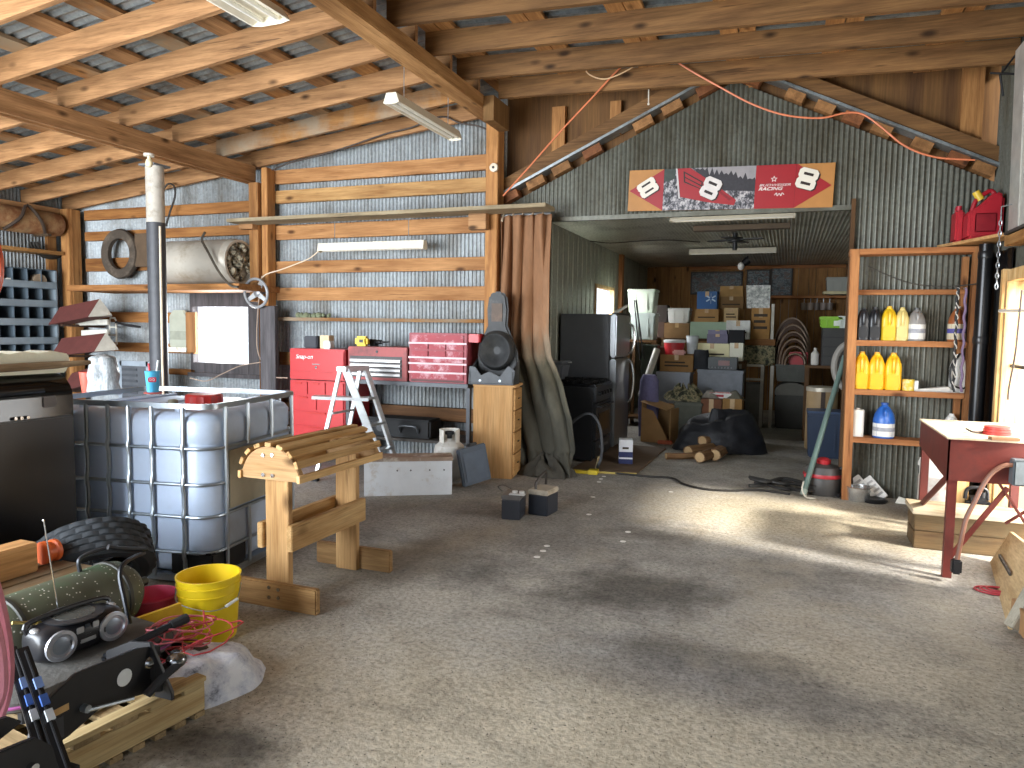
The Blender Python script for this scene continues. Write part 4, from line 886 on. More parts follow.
# faded chest
x0,x1=oY(409,358,Yc).x,oY(467,358,Yc).x; zt=oY(438,333,Yc).z
T=thing('faded_chest','sun faded pink red tool chest at the right end of the bench','tool chest',((x0+x1)/2,Yc,zs)); w_=(x1-x0)/2; h=zt-zs
FAD=M('9c3b44',.6,.1,.12,6,dirt='c0949a',dsc=8,dth=.55); FR=M('8c343c',.5,.1)
B().b(-w_,w_,0,.40,0,h).build('body',FR,T,bev=.006)
slabs(T,FAD,-w_+.03,w_-.03,((h*.80,h*.97,1),(h*.66,h*.79,3),(h*.52,h*.65,3),(h*.40,h*.50,1),(h*.22,h*.38,1),(h*.07,h*.20,1)),0,None)
B().b(-w_+.03,w_-.03,-.006,0,.01,h*.06).build('kick_panel',M('5c3232',.6),T)
for z in(h*.80,h*.51,h*.39,h*.21): B().b(-w_,w_,-.018,-.005,z-.012,z+.006).build('trim_strip',M('c9a9ac',.5,.2),T)
B().b(w_+.002,w_+.12,.02,.3,h-.09,h-.005).build('side_tray',M('c93034',.4),T,bev=.006)
# small things on the chests
c=oY(308,347,6.85); zt1=oY(318,349,6.72).z
one('black_pouch','small dark box on top of the tall red cabinet','box',B().b(-.09,.09,-.06,.06,0,.14),M('33353c',.6),(c.x,6.95,zt1),bev=.012)
T=thing('beige_carton','small beige carton beside the dark box on the red cabinet','carton',(oY(327,348,6.9).x,6.90,zt1)); B().b(-.06,.06,-.05,.05,0,.15).build('carton',M('d8c09a',.6),T,bev=.003); B().b(.03,.12,-.12,-.02,0,.09).build('jar',WHT,T,bev=.01)
zt2=oY(378,347,SHY).z
T=thing('tape_measure','yellow and black tape measure on the machinist chest','tape measure',(oY(363,346,6.85).x,6.85,zt2)); B().b(-.09,.07,-.045,.045,0,.11).build('case',YEL,T,bev=.025); B().b(-.03,.04,-.048,.048,.03,.085).build('badge',BLK,T,bev=.01)
one('black_drill','black cordless tool lying behind the tape measure','tool',B().cyl((-.14,0,.045),(.12,0,.045),.04,.025,12).b(.0,.06,-.04,.04,0,.05).cyl((.12,0,.045),(.22,.0,.05),.016,.008,10),BLK,(oY(372,345,7.0).x,7.0,zt2))
random.seed(9); b=B()
for k in range(14): b.ball((random.uniform(-.2,.3),random.uniform(-.02,.02),.02+random.uniform(0,.02)),random.uniform(.02,.04),n=8)
one('moss_scraps','small grey green scraps lying on the thin wall ledge','scraps',b,M('7d8468',.9,var=.3),(oY(312,317,7.28).x,7.29,1.615),jit=.01)
# things below the bench
x0,x1,z0,z1=rect(372,432,436,462,6.95)
T=thing('black_tool_case','black tool case with a grey handle under the bench','case',((x0+x1)/2,6.95,.33)); w_=(x1-x0)/2; h=oY(400,434,6.9).z-.33
B().b(-w_,w_,-.15,.15,0,.20).build('body',M('17181a',.7),T,bev=.02); B().tube(smooth([(.05,-.16,.06),(.07,-.2,.13),(.25,-.2,.13),(.27,-.16,.06)],5),.012,7).build('handle',M('5c6064',.4,.4),T); B().cyl((-.2,-.16,.1),(-.2,-.15,.1),.05,n=14).build('dial',M('3a3c40',.4),T)
T=thing('propane_tank','white propane cylinder with a collar beside the oak cabinet','gas cylinder',(oY(451,478,6.4).x,6.36,0)); zt=oY(450,429,6.36).z; k=zt/.46
B().lathe([(.12,0),(.12,.02),(.10,.03),(.14,.06),(.155,.10),(.155,.27),(.14,.32),(.10,.35),(.04,.365),(.03,.38)],28).build('body',M('d9d8d2',.4,var=.08,dirt='a39a88',dsc=5,dth=.6),T)
b=B(); n=20
for i in range(n):
    a0=-PI*.15+2*PI*.8*i/n; a1=-PI*.15+2*PI*.8*(i+1)/n
    b.hull8([(r_*math.cos(a),r_*math.sin(a),z) for z in(.35,.46) for r_,a in((.095,a0),(.10,a0),(.10,a1),(.095,a1))])
b.build('collar',M('dedbd2',.4),T); B().lathe([(.025,.37),(.025,.41),(.045,.415),(.045,.44),(.01,.445)],14).build('valve',M('3a3c3e',.4,.5),T); T.scale=(1,1,k)
# leaning slab
p0,p1=fl(465,489),fl(492,484)
T=thing('blue_grey_panel','blue grey plastic panel leaning on the oak cabinet','panel',((p0.x+p1.x)/2,(p0.y+p1.y)/2,.0)); hw=(p1-p0).length/2; h=oY(472,448,6.35).z
T.rotation_euler=(-.16,-.11,math.atan2(p1.y-p0.y,p1.x-p0.x)); T.location.z=.035
B().b(-hw,hw,0,.05,0,h).build('panel',M('4d5866',.5,var=.08),T,bev=.01); B().b(-hw*.8,hw*.8,-.006,0,.03,h-.05).build('face',M('525e6e',.5),T,bev=.004); B().b(-hw*.2,hw*.4,.0,.05,h,h+.03).build('handle',BLK,T,bev=.008)
# white crate with brown top
p0,p1=fl(364,496.5),fl(452,494.5); d=p1-p0; zt=oY(408,457,(p0.y+p1.y)/2).z
T=thing('white_crate','white painted wooden chest with a worn brown lid','chest',(p0+p1)/2,math.atan2(d.y,d.x)); hw=d.length/2; zt*=.99
B().b(-hw,hw,0,.22,0,zt-.035).build('body',M('e6eaee',.55,var=.05,dirt='c9c2b8',dsc=5,dth=.64),T,bev=.004); B().b(-hw-.008,hw+.008,-.008,.23,zt-.035,zt).build('lid',M('a08a78',.7,var=.2,dirt='d8d0c4',dsc=6),T,bev=.004)
for x in(-.02,.10,.27,.40): B().cyl((x-.08,-.004,zt*.66),(x-.08,.0,zt*.66),.008,n=8).build('screw',GRY,T)

# ---- step ladder
AL=M('c2c7c9',.35,.7,.1); 
T=thing('step_ladder','aluminium step ladder standing open before the red cabinet','ladder',fl(350,480)); o=V(T.location)
top=oY(322,369,6.15); topR=oY(366,369,6.15)
fL0,fR0=fl(388,462+18),fl(391,488)
# front pair of rails (towards the right), rear pair (towards the left)
A1,A2=oY(343,369,6.10)-o,oY(363,368,6.42)-o
Fa,Fb,Ra,Rb=fl(387,478)-o,fl(399,471)-o,fl(315,481)-o,fl(341,471)-o
B().bar(A1-V((.0,.04,0)),A2+V((.0,.04,0)),.12,.05).build('cap',M('d6dadc',.35,.5),T,bev=.008)
for p,q in((A1,Fa),(A2,Fb)): B().bar(p+V((.03,0,0)),q,.075,.03,PI/2).build('front_rail',M('dfe3e5',.4,.4),T,bev=.003)
for p,q in((A1,Ra),(A2,Rb)): B().bar(p-V((.03,0,0)),q,.04,.025).build('rear_rail',M('ccd1d3',.4,.5),T,bev=.003)
for t in(.28,.52,.76): B().bar(A1.lerp(Fa,t),A2.lerp(Fb,t),.09,.025).build('step',AL,T,bev=.002)
for t in(.4,.75): B().bar(A1.lerp(Ra,t),A2.lerp(Rb,t),.025,.02).build('rear_brace',AL,T)
B().bar(oY(313,397,6.0)-o,oY(369,399,6.25)-o,.17,.03).build('pail_shelf',M('d4d8da',.4,.4),T)
for p in(Fa,Fb,Ra,Rb): B().b(p.x-.035,p.x+.035,p.y-.03,p.y+.03,0,.045).build('foot',RUB,T,bev=.006)
# ---- oak filing cabinet
p0,p1,p2=fl(472.5,477),fl(513.5,479.5),fl(522,467); d=p1-p0; zt=oY(492,387,p0.y).z
T=thing('filing_cabinet','light oak cabinet with drawers facing the rear room','cabinet',p1,math.atan2(d.y,d.x)); L=d.length; D=.34
B().b(-L,-.02,0,D,0.0,zt).build('body',wood(2,'c08f58','dcb07a',.8,knots=False),T,bev=.004); B().b(-L-.006,.012,-.006,D+.006,zt,zt+.025).build('top',wood(0,'c08f58','dcb07a',.8,knots=False),T,bev=.006)
for k in range(4): z=.04+k*(zt-.05)/4; q=B().b(-.018,.004,.012,D-.012,z,z+(zt-.05)/4-.012).build('drawer',wood(1,'b5854e','d8aa70',.8,knots=False),T,bev=.003); B().at((.004,D/2,z+(zt-.05)/8)).b(0,.012,-.03,.03,-.006,.006).build('handle',M('4a3a28',.4,.5),q)
zc=zt+.025
# ---- moulded black seat shell
T=thing('plastic_shell','scuffed black moulded plastic shell standing on the oak cabinet','shell',(p0+p1)/2+V((-.03,.09,zc)),math.atan2(d.y,d.x)); q=.20
SH=M('3a3b3c',.55,var=.3,sc=5,dirt='5c5b56',dsc=4,dth=.58); s=pxm(1,T.location)
prof=[(-21,0),(21,0),(22,14),(21,32),(16,44),(10,58),(11,74),(9,88),(4,92),(-4,92),(-9,88),(-11,74),(-10,58),(-16,44),(-20,32),(-21,14)]
B().prism([(x*s,z*s) for x,z in prof],.08,.14,'y').build('back_shell',SH,T,bev=.02,ang=50)
b=B().at((0,.06,33*s),rx=PI/2); b.lathe([(19*s,-.06),(19*s,.03),(16*s,.07),(12*s,.05),(9*s,.0),(1*s,-.03)],30,cap=False)
for v_ in b.bm.verts: v_.co.x*=.95; v_.co.z=33*s+(v_.co.z-33*s)*1.05
b.build('round_recess',M('303132',.6,var=.35,dirt='454543'),T,ang=60)
P=[(-23,0),(22,0),(24,14),(17,19),(9,8),(-2,13),(-10,9),(-16,17),(-22,18)]
B().prism([(x*s,z*s) for x,z in P],-.16,-.14,'y').build('front_lip',M('55585c',.5,var=.2),T,bev=.004)
B().b(-22*s,22*s,-.16,.14,0,2.5*s).build('tray',SH,T,bev=.01)
for x in(-22*s,21*s): B().prism([(-.16,0),(.12,0),(.12,24*s),(-.16,13*s)],x,x+.015,'x').build('side_wall',SH,T)
B().b(-6*s,5*s,.072,.08,62*s,80*s).build('label',M('5a4a3e',.6,dirt='6e5848',dsc=14),T)
for x in(-11,9): B().cyl((x*s,-.166,4*s),(x*s,-.16,4*s),.012,n=10).build('rivet',STEEL,T)
# ---- big curtain
def curt_mat():
    t=NT('dirty_canvas'); tc=t.add('ShaderNodeTexCoord'); sx=t.add('ShaderNodeSeparateXYZ'); t.lk(tc.outputs['Object'],sx.inputs[0])
    n=t.noise(t.coord((2.4,2.4,1.1)),1.6,6,.6); ma=t.add('ShaderNodeMath',operation='MULTIPLY_ADD'); t.lk(n,ma.inputs[0]); ma.inputs[1].default_value=1.5; t.lk(sx.outputs['Z'],ma.inputs[2])
    mr=t.add('ShaderNodeMapRange'); mr.inputs[1].default_value=1.35; mr.inputs[2].default_value=2.75; t.lk(ma.outputs[0],mr.inputs[0])
    c=t.ramp(mr.outputs[0],[(.0,'4c4a40'),(.35,'65604f'),(.52,'8f7c66'),(.72,'9a7354'),(1,'8c6445')])
    n2=t.noise(t.coord((9,9,2)),2,5,.65); c=t.mix(.6,c,t.ramp(n2,[(.3,(.6,.6,.6,1)),(.6,(1,1,1,1))]),'MULTIPLY')
    t.lk(c,t.b.inputs['Base Color']); t.b.inputs['Roughness'].default_value=.85; t.bump(n2,.4,.01); return t.m
T=thing('canvas_curtain','heavy brown canvas curtain bunched at the left of the opening','curtain',(-2.66,7.20,0))
zt=2.70
def cu(u,v):                                                # u across, v up
    z=zt*v; px_l=(505 if v>.75 else 500+ (0))
    hw=.27 if v>.55 else .27+.13*(1-abs(v-.22)/.33 if abs(v-.22)<.33 else 0)
    cx=.05+(.29*(1-v/.45)**.8 if v<.45 else 0)
    a=u*2*PI*4.6
    amp=.055*(.55+.45*math.sin(3*u+1.3))+.02*math.sin(9*v+6*u)
    x=cx+hw*1.04*(2*u-1)+.018*math.sin(a*1.0+2+v)
    y=-.02+amp*math.sin(a+1.2*math.sin(v*3.1))+.02*math.sin(13*u+7*v)
    if v<.1: y-=.16*(1-v/.1)*(.6+.4*math.sin(9*u)); x+=.05*(1-v/.1)*math.sin(17*u)
    if v<.35: y-=.05*math.sin((v-.05)/.3*PI)*(1+math.sin(5*u+11*v))
    return(x,y,max(.012,z+(.0 if v>.08 else .05*math.sin(21*u)**2)))
B().grid(cu,150,70).build('canvas',curt_mat(),T,ang=80,solid=.008)
B().grid(lambda u,v:(.36+.30*math.cos(2*PI*u)*(1-v*.8)+.04*math.sin(5*u*6.28),-.12+.17*math.sin(2*PI*u)*(1-v*.8),.16*v**.6*(1+.4*math.sin(7*u*6.28))),48,8,wrap=True).build('bunched_hem',M('4d4a42',.9,var=.3),T,jit=.03,ang=70)
for k in range(5): B().tube([(-.22+.11*k,0,zt-.05),(-.22+.11*k,.05,zt+.03)],.012,6).build('tie',M('c9b8a0',.7),T)
B().tube([(-.3,.06,zt+.02),(.3,.06,zt+.02)],.014,8).build('rod',STEEL,T)
# ---- batteries on the floor
def battery(name,label,px0,px1,yb,zt,rz,cols):
    c=fl((px0+px1)/2,yb); w_=pxm(px1-px0,c)
    T=thing(name,label,'battery',c,rz); B().b(-w_/2,w_/2,0,.22,0,zt*.8).build('case',cols[0],T,bev=.006)
    B().b(-w_/2-.004,w_/2+.004,-.004,.224,zt*.8,zt).build('lid',cols[1],T,bev=.008); return T,w_
T,w_=battery('car_battery','dark car battery with white terminals on the concrete',501,520,520,.20,math.radians(8),(M('33363e',.4),M('6f6a66',.5)))
for x in(.02,.075): B().cyl((x,.06,.2),(x,.06,.225),.022,n=12).build('terminal',M('e4e4e2',.4),T)
B().b(-.02,.11,.0,.05,.2,.21).build('terminal_cover',M('dcdcdc',.4),T,bev=.004); B().tube(smooth([(-.1,.12,.2),(-.13,.1,.24),(-.08,.08,.26),(-.02,.1,.23)],5),.005,6).build('lead',M('6a645c'),T)
T,w_=battery('tool_box_battery','dark battery box with a beige lid and carry handle','529'and 527,548,515.5,.21,math.radians(-6),(M('2d313a',.4),M('c0b6a4',.6,dirt='9a8d78')))
B().tube(smooth([(-.03,.02,.21),(-.03,.04,.27),(-.02,.19,.33),(-.02,.2,.22)],5),.011,7).build('handle',M('3a3430',.5),T)
# ================================================================ REAR ROOM
CARD=M('a8814f',.8,var=.1); CARDd=M('8a6a42',.8,var=.12); INK=M('3a2d20',.7)
def rc(x0,y0,x1,y1,Y): return rect(x0,y0,x1,y1,Y)
def carton(label,px,Y,d=.35,m=None,lines=0,name='carton',group=None,zb=None,flaps=True):
    x0,x1,z0,z1=rc(*px,Y); z0=z0 if zb is None else zb; w_=x1-x0; h=z1-z0
    T=thing(name,label,'box',((x0+x1)/2,Y,z0),group=group)
    B().b(-w_/2,w_/2,0,d,0,h).build('carton',m or CARD,T,bev=.004)
    if flaps: B().b(-.03,.03,-.002,.0,h*.7,h).build('tape',M('c2a070',.4),T)
    for k in range(lines): B().b(-w_*.36,w_*(.36-.1*(k%2)),-.003,0,h*(.32+.2*k),h*(.32+.2*k)+h*.09).build('print',INK,T)
    return T
def tub(label,px,Y,d=.4,m=None,lid=None,zb=None,taper=.86,name='storage_tub',group=None):
    x0,x1,z0,z1=rc(*px,Y); z0=z0 if zb is None else zb; w_=x1-x0; h=z1-z0
    T=thing(name,label,'tub',((x0+x1)/2,Y+d/2,z0),group=group)
    b=B().taper(w_*taper,d*taper,w_*.97,d*.97,0,h-.04); b.build('body',m,T,bev=.015)
    b=B(); b.b(-w_/2,w_/2,-d/2,d/2,h-.045,h-(.0 if lid is None else .02)); b.build('rim',m,T,bev=.008)
    if lid: B().b(-w_/2,w_/2,-d/2,d/2,h-.02,h).build('lid',lid,T,bev=.008)
    for s in(-1,1): B().b(s*w_*.2-.012,s*w_*.2+.012,-d*.485,-d*.46,h*.15,h*.8).build('rib',m,T)
    return T
# shelving that carries the stacks
def rack(label,px0,px1,Y,ztop,d=.5,name='timber_shelf'):
    x0,x1=oY(px0,350,Y).x,oY(px1,350,Y).x; T=thing(name,label,'shelf',((x0+x1)/2,Y,0)); w_=(x1-x0)/2
    B().b(-w_,w_,0,d,ztop-.04,ztop-.002).build('top_board',wood(0,'4a3420','7a5836'),T,bev=.003); B().b(-w_,w_,.02,d,.12,.15).build('lower_board',wood(0,'4a3420','7a5836'),T)
    for x in(-w_+.03,w_-.03):
        for y in(.03,d-.03): B().b(x-.025,x+.025,y-.025,y+.025,0,ztop-.04).build('leg',wood(2,'4a3420','7a5836'),T)
    return T
zE=oY(700,338.5,12.1).z; rack('dark timber shelf under the green box row at the back of the rear room',661,737.5,12.1,zE,.6)
zD=oY(715,360.5,11.4).z; rack('dark timber shelf behind the grey totes carrying the cream cartons',657.5,746,11.4,zD,.5)
# row E
GRN=M('9fb89c',.5,var=.06); 
carton('long pale green box in the back row of the rear room',(690,322,734,338.5),12.12,.4,GRN,name='long_box',flaps=False,zb=zE)
carton('white carton with dark print right of the pale green box',(726,320.5,750,338),11.95,.14,M('dcdcd6',.6),1,zb=zE)
carton('dull brown carton below the small white tub',(664,323,689.5,338.5),12.12,.4,CARDd,zb=zE)
zt=oY(676,323,12.12).z; tub('small white tub on a dull brown carton',(667,308,690,323),12.15,.3,M('d3d4ce',.5,var=.05),M('c4c6c2',.5),zb=zt)
zt=oY(712,322,12.12).z; zb=zt
carton('brown carton with dark print under the blue box',(694.5,309,718.5,322),12.2,.3,CARD,1,zb=zb); zb2=oY(706,309,12.2).z
T=carton('blue carton with a pale starburst mark',(697,291.5,717,309),12.22,.3,M('2f5f98',.6,var=.08),0,zb=zb2); w_=pxm(17,T.location)/2
for a in(.55,-.55,PI/2): 
    c=V((w_*.45,-.004,.17)); d=V((math.cos(a),0,math.sin(a))); B().bar(c+d*.02,c+d*.085,.004,.022).build('mark',M('b9d0e4',.5),T); B().bar(c-d*.085,c-d*.02,.004,.022).build('mark',M('b9d0e4',.5),T)
carton('small beige carton with green print beside the blue box stack',(724,308,738,322),12.15,.3,M('c4a676',.7),2,zb=zb)
carton('orange brown carton behind the small beige carton',(718,309,744,321.5),12.48,.2,CARD,zb=zb); zb3=oY(730,309,12.48).z
carton('large brown carton carrying another one',(719,296.5,743.5,309),12.46,.3,CARDd,1,zb=zb3); zb4=oY(730,296.5,12.46).z
carton('topmost large brown carton with a white sticker',(720,286,743,296.5),12.46,.3,M('b08a54',.8),0,zb=zb4)
# row D
carton('long cream carton behind the radio receiver',(695,343.5,729,361),11.42,.35,M('e3dcb0',.6,var=.05),1,zb=zD)
carton('narrow cream white carton at the right of the long cream one',(729.5,343,743,361),11.40,.3,M('e9e6d2',.6,var=.05),0,zb=zD)
zt=oY(715,343.5,11.42).z
carton('purple grey case on the long cream carton',(707,334,728,343.5),11.45,.3,M('66627a',.6),0,name='case',zb=zt); zt2=oY(716,334,11.45).z
carton('smaller purple grey case on top of another',(708,330,727,334),11.47,.25,M('75718a',.6),0,name='case',zb=zt2)
carton('black soft bag right of the purple cases',(728.5,330,744,343),11.45,.3,M('15161c',.8),0,name='bag',zb=zt,flaps=False)
T=thing('white_pail','tall white plastic pail left of the long cream carton','pail',(0,0,0)); x0,x1,z0,z1=rc(685,336,697,354,11.0)
T.location=((x0+x1)/2,11.15,z0); h=z1-z0; r=(x1-x0)/2; B().lathe([(r*.85,0),(r,h*.9),(r*1.05,h*.9),(r*1.05,h*.97)],24).build('body',M('c9ced0',.5),T); B().lathe([(r*1.08,h*.96),(r*1.08,h),(r*.9,h+.005)],24).build('lid',M('b9bfc2',.5),T)
# row C
GT=M('9aa0aa',.55,var=.08); GTd=M('7d828a',.55)
T1=carton('pale grey plastic tote front left in the rear stack',(656,372,689,420),10.9,.45,GT,0,name='grey_tote',zb=0,flaps=False); 
x0,x1,z0,z1=rc(656,372,689,420,10.9); w_=(x1-x0)/2; B().b(-w_-.01,w_+.01,-.012,.46,z1-.05,z1+.0).build('lid',GT,T1,bev=.006)
zC=z1
T2=carton('mid grey plastic tote beside the pale one',(697,370,742,420),10.9,.45,GTd,0,name='grey_tote',zb=0,flaps=False); x0,x1,z0,z1=rc(697,370,742,420,10.9); w_=(x1-x0)/2; B().b(-w_-.01,w_+.01,-.012,.46,z1-.05,z1).build('lid',GTd,T2,bev=.006); zC2=z1
carton('open brown carton with dark print on the pale grey tote',(660,355,693,372),10.95,.38,M('9a7444',.8),2,zb=zC+.001); zt=oY(676,355,10.95).z
T=thing('red_pail','red pail with a white lid on the brown carton','pail',(0,0,0)); x0,x1,z0,z1=rc(663,341,684,356,11.05); r=(x1-x0)/2; h=z1-z0
T.location=((x0+x1)/2,11.14,zt); B().lathe([(r*.9,0),(r,h*.82)],26).build('body',M('bb2a30',.4),T); B().lathe([(r*1.03,h*.8),(r*1.05,h*.95),(r*.9,h)],26).build('lid',M('d2d4d2',.5),T)
one('pink_parcel','small pink wrapped parcel in front of the red pail','parcel',B().b(-.1,.1,-.03,.03,0,.075),M('cf9a92',.7),(oY(679,356,10.98).x,10.985,zt),-.2,bev=.02)
T=thing('brown_basin','brown basin with a white rim behind the red pail','basin',(oY(660,345,11.5).x,11.62,zD)); B().lathe([(.16,0),(.19,.16),(.20,.165),(.20,.18),(.18,.18)],24).build('body',M('8a6a52',.6),T); B().lathe([(.205,.178),(.205,.195),(.02,.2)],24).build('lid',M('c9c9c2',.5),T)
T=thing('stereo_receiver','black radio receiver with a red display on the mid grey tote','receiver',(0,0,0)); x0,x1,z0,z1=rc(708,357.5,737,370,10.95); T.location=((x0+x1)/2,10.95,zC2); w_=(x1-x0)/2; h=z1-z0
B().b(-w_,w_,0,.3,.01,h).build('case',M('1f2a2b',.4),T,bev=.005); B().b(w_*.0-.06,w_*.0+.10,-.004,0,h*.35,h*.75).build('display',M('6d2f28',.3),T)
for k in range(7): B().cyl((-w_*.7+k*w_*.22,-.012,h*.18),(-w_*.7+k*w_*.22,0,h*.18),.012,n=8).build('knob',GRY,T)
B().b(-w_+.02,w_-.02,.02,.28,0,.01).build('foot',BLK,T)
b=B().grid(lambda u,v:((.13-.03*v)*math.cos(2*PI*u),(.1-.02*v)*math.sin(2*PI*u),.28*v),18,8,wrap=True); b.f([v for v in b.bm.verts if abs(v.co.z-.28)<1e-4])
one('dark_duffel','dark duffel bag standing left of the radio receiver','bag',b,M('33353a',.9,var=.25),(oY(701,370,11.03).x,11.06,zC2),jit=.02)
# white tube, purple cloth, open carton
A=fl(645,402); 
one('white_tube','white plastic pipe leaning against the boxes behind the refrigerator','pipe',B().cyl((0,0,0),oY(657,350,10.7)-oY(641,396,10.2),.05,n=14),M('c9c6ba',.5),oY(641,396,10.2)-V((0,0,0)))
T=thing('purple_blanket','rolled purple grey blanket standing in the open carton','blanket',(oY(648,400,10.05).x,10.10,.05)); h=oY(648,375,10.05).z-.05
B().lathe([(.13,0),(.14,h*.5),(.13,h*.9),(.09,h),(.01,h+.01)],18).build('roll',M('77749a',.9,var=.25,sc=14,bump=.5),T,jit=.015)
x0,x1,z0,z1=rc(640,399,671,441,9.75); w_=x1-x0
T=thing('open_carton','open upturned brown carton beside the refrigerator','carton',((x0+x1)/2,9.78,0),-.2); h=z1
CW=M('a17c50',.8,var=.12)
B().b(-w_/2,w_/2,.0,.4,0,.012).b(-w_/2,-w_/2+.012,0,.4,0,h*.9).b(w_/2-.012,w_/2,0,.4,0,h*.78).b(-w_/2,w_/2,.39,.4,0,h*.85).build('walls',CW,T)
B().hull8([(-w_/2,0,h*.9),(-w_/2+.01,0,h*.9),(-w_/2+.01,.4,h*.9),(-w_/2,.4,h*.9),(-w_/2-.02,0,h*.92),(w_*.35,0,h*.75),(w_*.35,.4,h*.8),(-w_/2-.02,.4,h*.95)]).build('flap',M('b58f60',.8),T)
B().hull8([(-w_/2,-.002,0),(w_/2,-.002,0),(w_/2,.01,0),(-w_/2,.01,0),(-w_/2,-.002,h*.8),(-w_*.1,-.002,h*.72),(-w_*.1,.01,h*.72),(-w_/2,.01,h*.8)]).build('front',CW,T)
one('orange_scrap','orange scrap at the foot of the open carton','scrap',B().b(-.1,.1,-.03,.03,0,.05),M('b5552c',.6),(oY(665,440,9.7).x,9.72,0),bev=.01)
# bin with camouflage clothes, boxes
x0,x1,z0,z1=rc(674,402,701,440,10.05); T=thing('cooler_bin','dark olive bin full of camouflage clothes','bin',((x0+x1)/2,10.05,0)); w_=(x1-x0)/2
B().b(-w_,w_,0,.42,0,z1).build('bin',M('57584c',.7),T,bev=.012); B().b(-w_-.015,w_+.015,-.015,.43,z1-.05,z1-.015).build('rim',M('5f6054',.7),T,bev=.006)
def camo():
    t=NT('camouflage'); n=t.noise(t.coord((1,1,1)),13,5,.6); c=t.ramp(n,[(.38,'2e2f26'),(.46,'5f6048'),(.54,'9a8d6c'),(.62,'4a4a36')]); t.lk(c,t.b.inputs['Base Color']); t.b.inputs['Roughness'].default_value=.9; return t.m
CAMO=camo()
one('camouflage_clothes','heap of camouflage clothes on the dark olive bin','clothes',B().grid(lambda u,v:(.30*math.cos(2*PI*u)*(1-v*.75)*(1+.12*math.sin(5*u*6.28)),.19*math.sin(2*PI*u)*(1-v*.75),.20*v**.8*(1+.25*math.sin(7*u*6.28))),44,12,wrap=True),CAMO,(oY(685,400,10.2).x,10.27,z1+.0),jit=.03,ang=70)
for k,(a,c_) in enumerate(((700.5,721),(722,741.5))):
    T=carton(f"{'left' if k==0 else 'right'} brown carton behind the black tarpaulin",(a,399,c_,440),10.1,.4,M(('7a4e34','98713e')[k],.8),0,zb=0)
zt=oY(720,399,10.1).z
T=thing('magazines','red and white magazine lying on the brown cartons','magazine',(oY(720,392,10.2).x,10.3,zt)); B().b(-.14,.15,-.1,.1,0,.07).build('pages',M('e4e2dc',.6),T,bev=.004); B().b(-.14,.15,-.101,.1,.07,.074).build('cover',M('c8474a',.5,var=.3,sc=20,dirt='e8e4e0',dsc=14,dth=.52),T); B().b(-.13,.05,-.104,-.1,.02,.05).build('spine',M('b02c34'),T)
for k in range(2): one('rag_pile',f"pale crumpled cloth on the {'left' if k==0 else 'right'} brown carton",'cloth',B().grid(lambda u,v:(.15*math.cos(2*PI*u)*(1-v*.8),.11*math.sin(2*PI*u)*(1-v*.8),.10*v),22,7,wrap=True),M(('8c857a','6d6a5c')[k],.9,var=.4,sc=16),(oY(709+24*k,398,10.12).x,10.24+.0*k,zt),jit=.03)
# black tarpaulin heap
A=fl(672,455); Bq=fl(762,448); Y0=fl(715,457).y
T=thing('black_tarp','black tarpaulin draped over a low heap on the rear floor','tarpaulin',(oY(716,440,Y0+.3).x,Y0+.52,0)); H_=oY(720,411,Y0+.3).z
def tp(u,v):
    a=2*PI*u; k=(1-v)**.75; x=.58*math.cos(a)*(.40+.60*k)*(1+.10*math.cos(3*a)); y=.34*math.sin(a)*(.35+.65*k)
    z=H_*(1-(1-min(1,v*1.25))**1.7)
    if v>.8: s=(v-.8)/.2; x*=1-s*.97; y*=1-s*.97; z=H_
    z*=(.82+.18*math.cos(a-.6) if v<.95 else 1) 
    return(x-.03,y,max(.01,z+.03*math.sin(7*a)*v*(1-v)*2))
B().grid(tp,60,26,wrap=True).build('tarpaulin',M('16171d',.55,var=.3,bump=.3),T,jit=.022,ang=60)
# firewood
random.seed(4)
LOG=wood(0,'6a4a30','a5815a',1.5)
for k,(px,py,L,rz,r) in enumerate(((700,456,.44,.75,.075),(707,461,.40,.9,.07),(718,459,.36,1.25,.075),(688,459,.55,.45,.04),(711,452,.40,.8,.07))):
    p=fl(px,py); z=r if k<4 else .16
    rz=(1.0,1.25,1.45,.55,1.1)[k]; p.y-=.06
    T=thing('firewood_log',['split log with a pale face second from the left in the pile','log lying lowest in the front of the pile','short log at the right end of the pile','thin split stick at the left of the log pile','log lying on top of the pile'][k],'log',(p.x,p.y+.05,z+.002),rz,group='firewood on the rear floor')
    b=B(); n=11; R=[]
    for i in range(6):
        x=-L/2+L*i/5; R.append([b.v((x,r*math.cos(2*PI*j/n)*(1+.10*math.sin(3*j+k)),r*.9*math.sin(2*PI*j/n)*(1+.1*math.cos(2*j+k)))) for j in range(n)])
    b.skin(R); b.build('bark',LOG,T,jit=.006); 
    B().cyl((-L/2-.004,0,0),(-L/2,0,0),r*.8,n=11).build('cut_face',M('c4a478',.8),T); B().cyl((L/2,0,0),(L/2+.004,0,0),r*.8,n=11).build('cut_face',M('c4a478',.8),T)
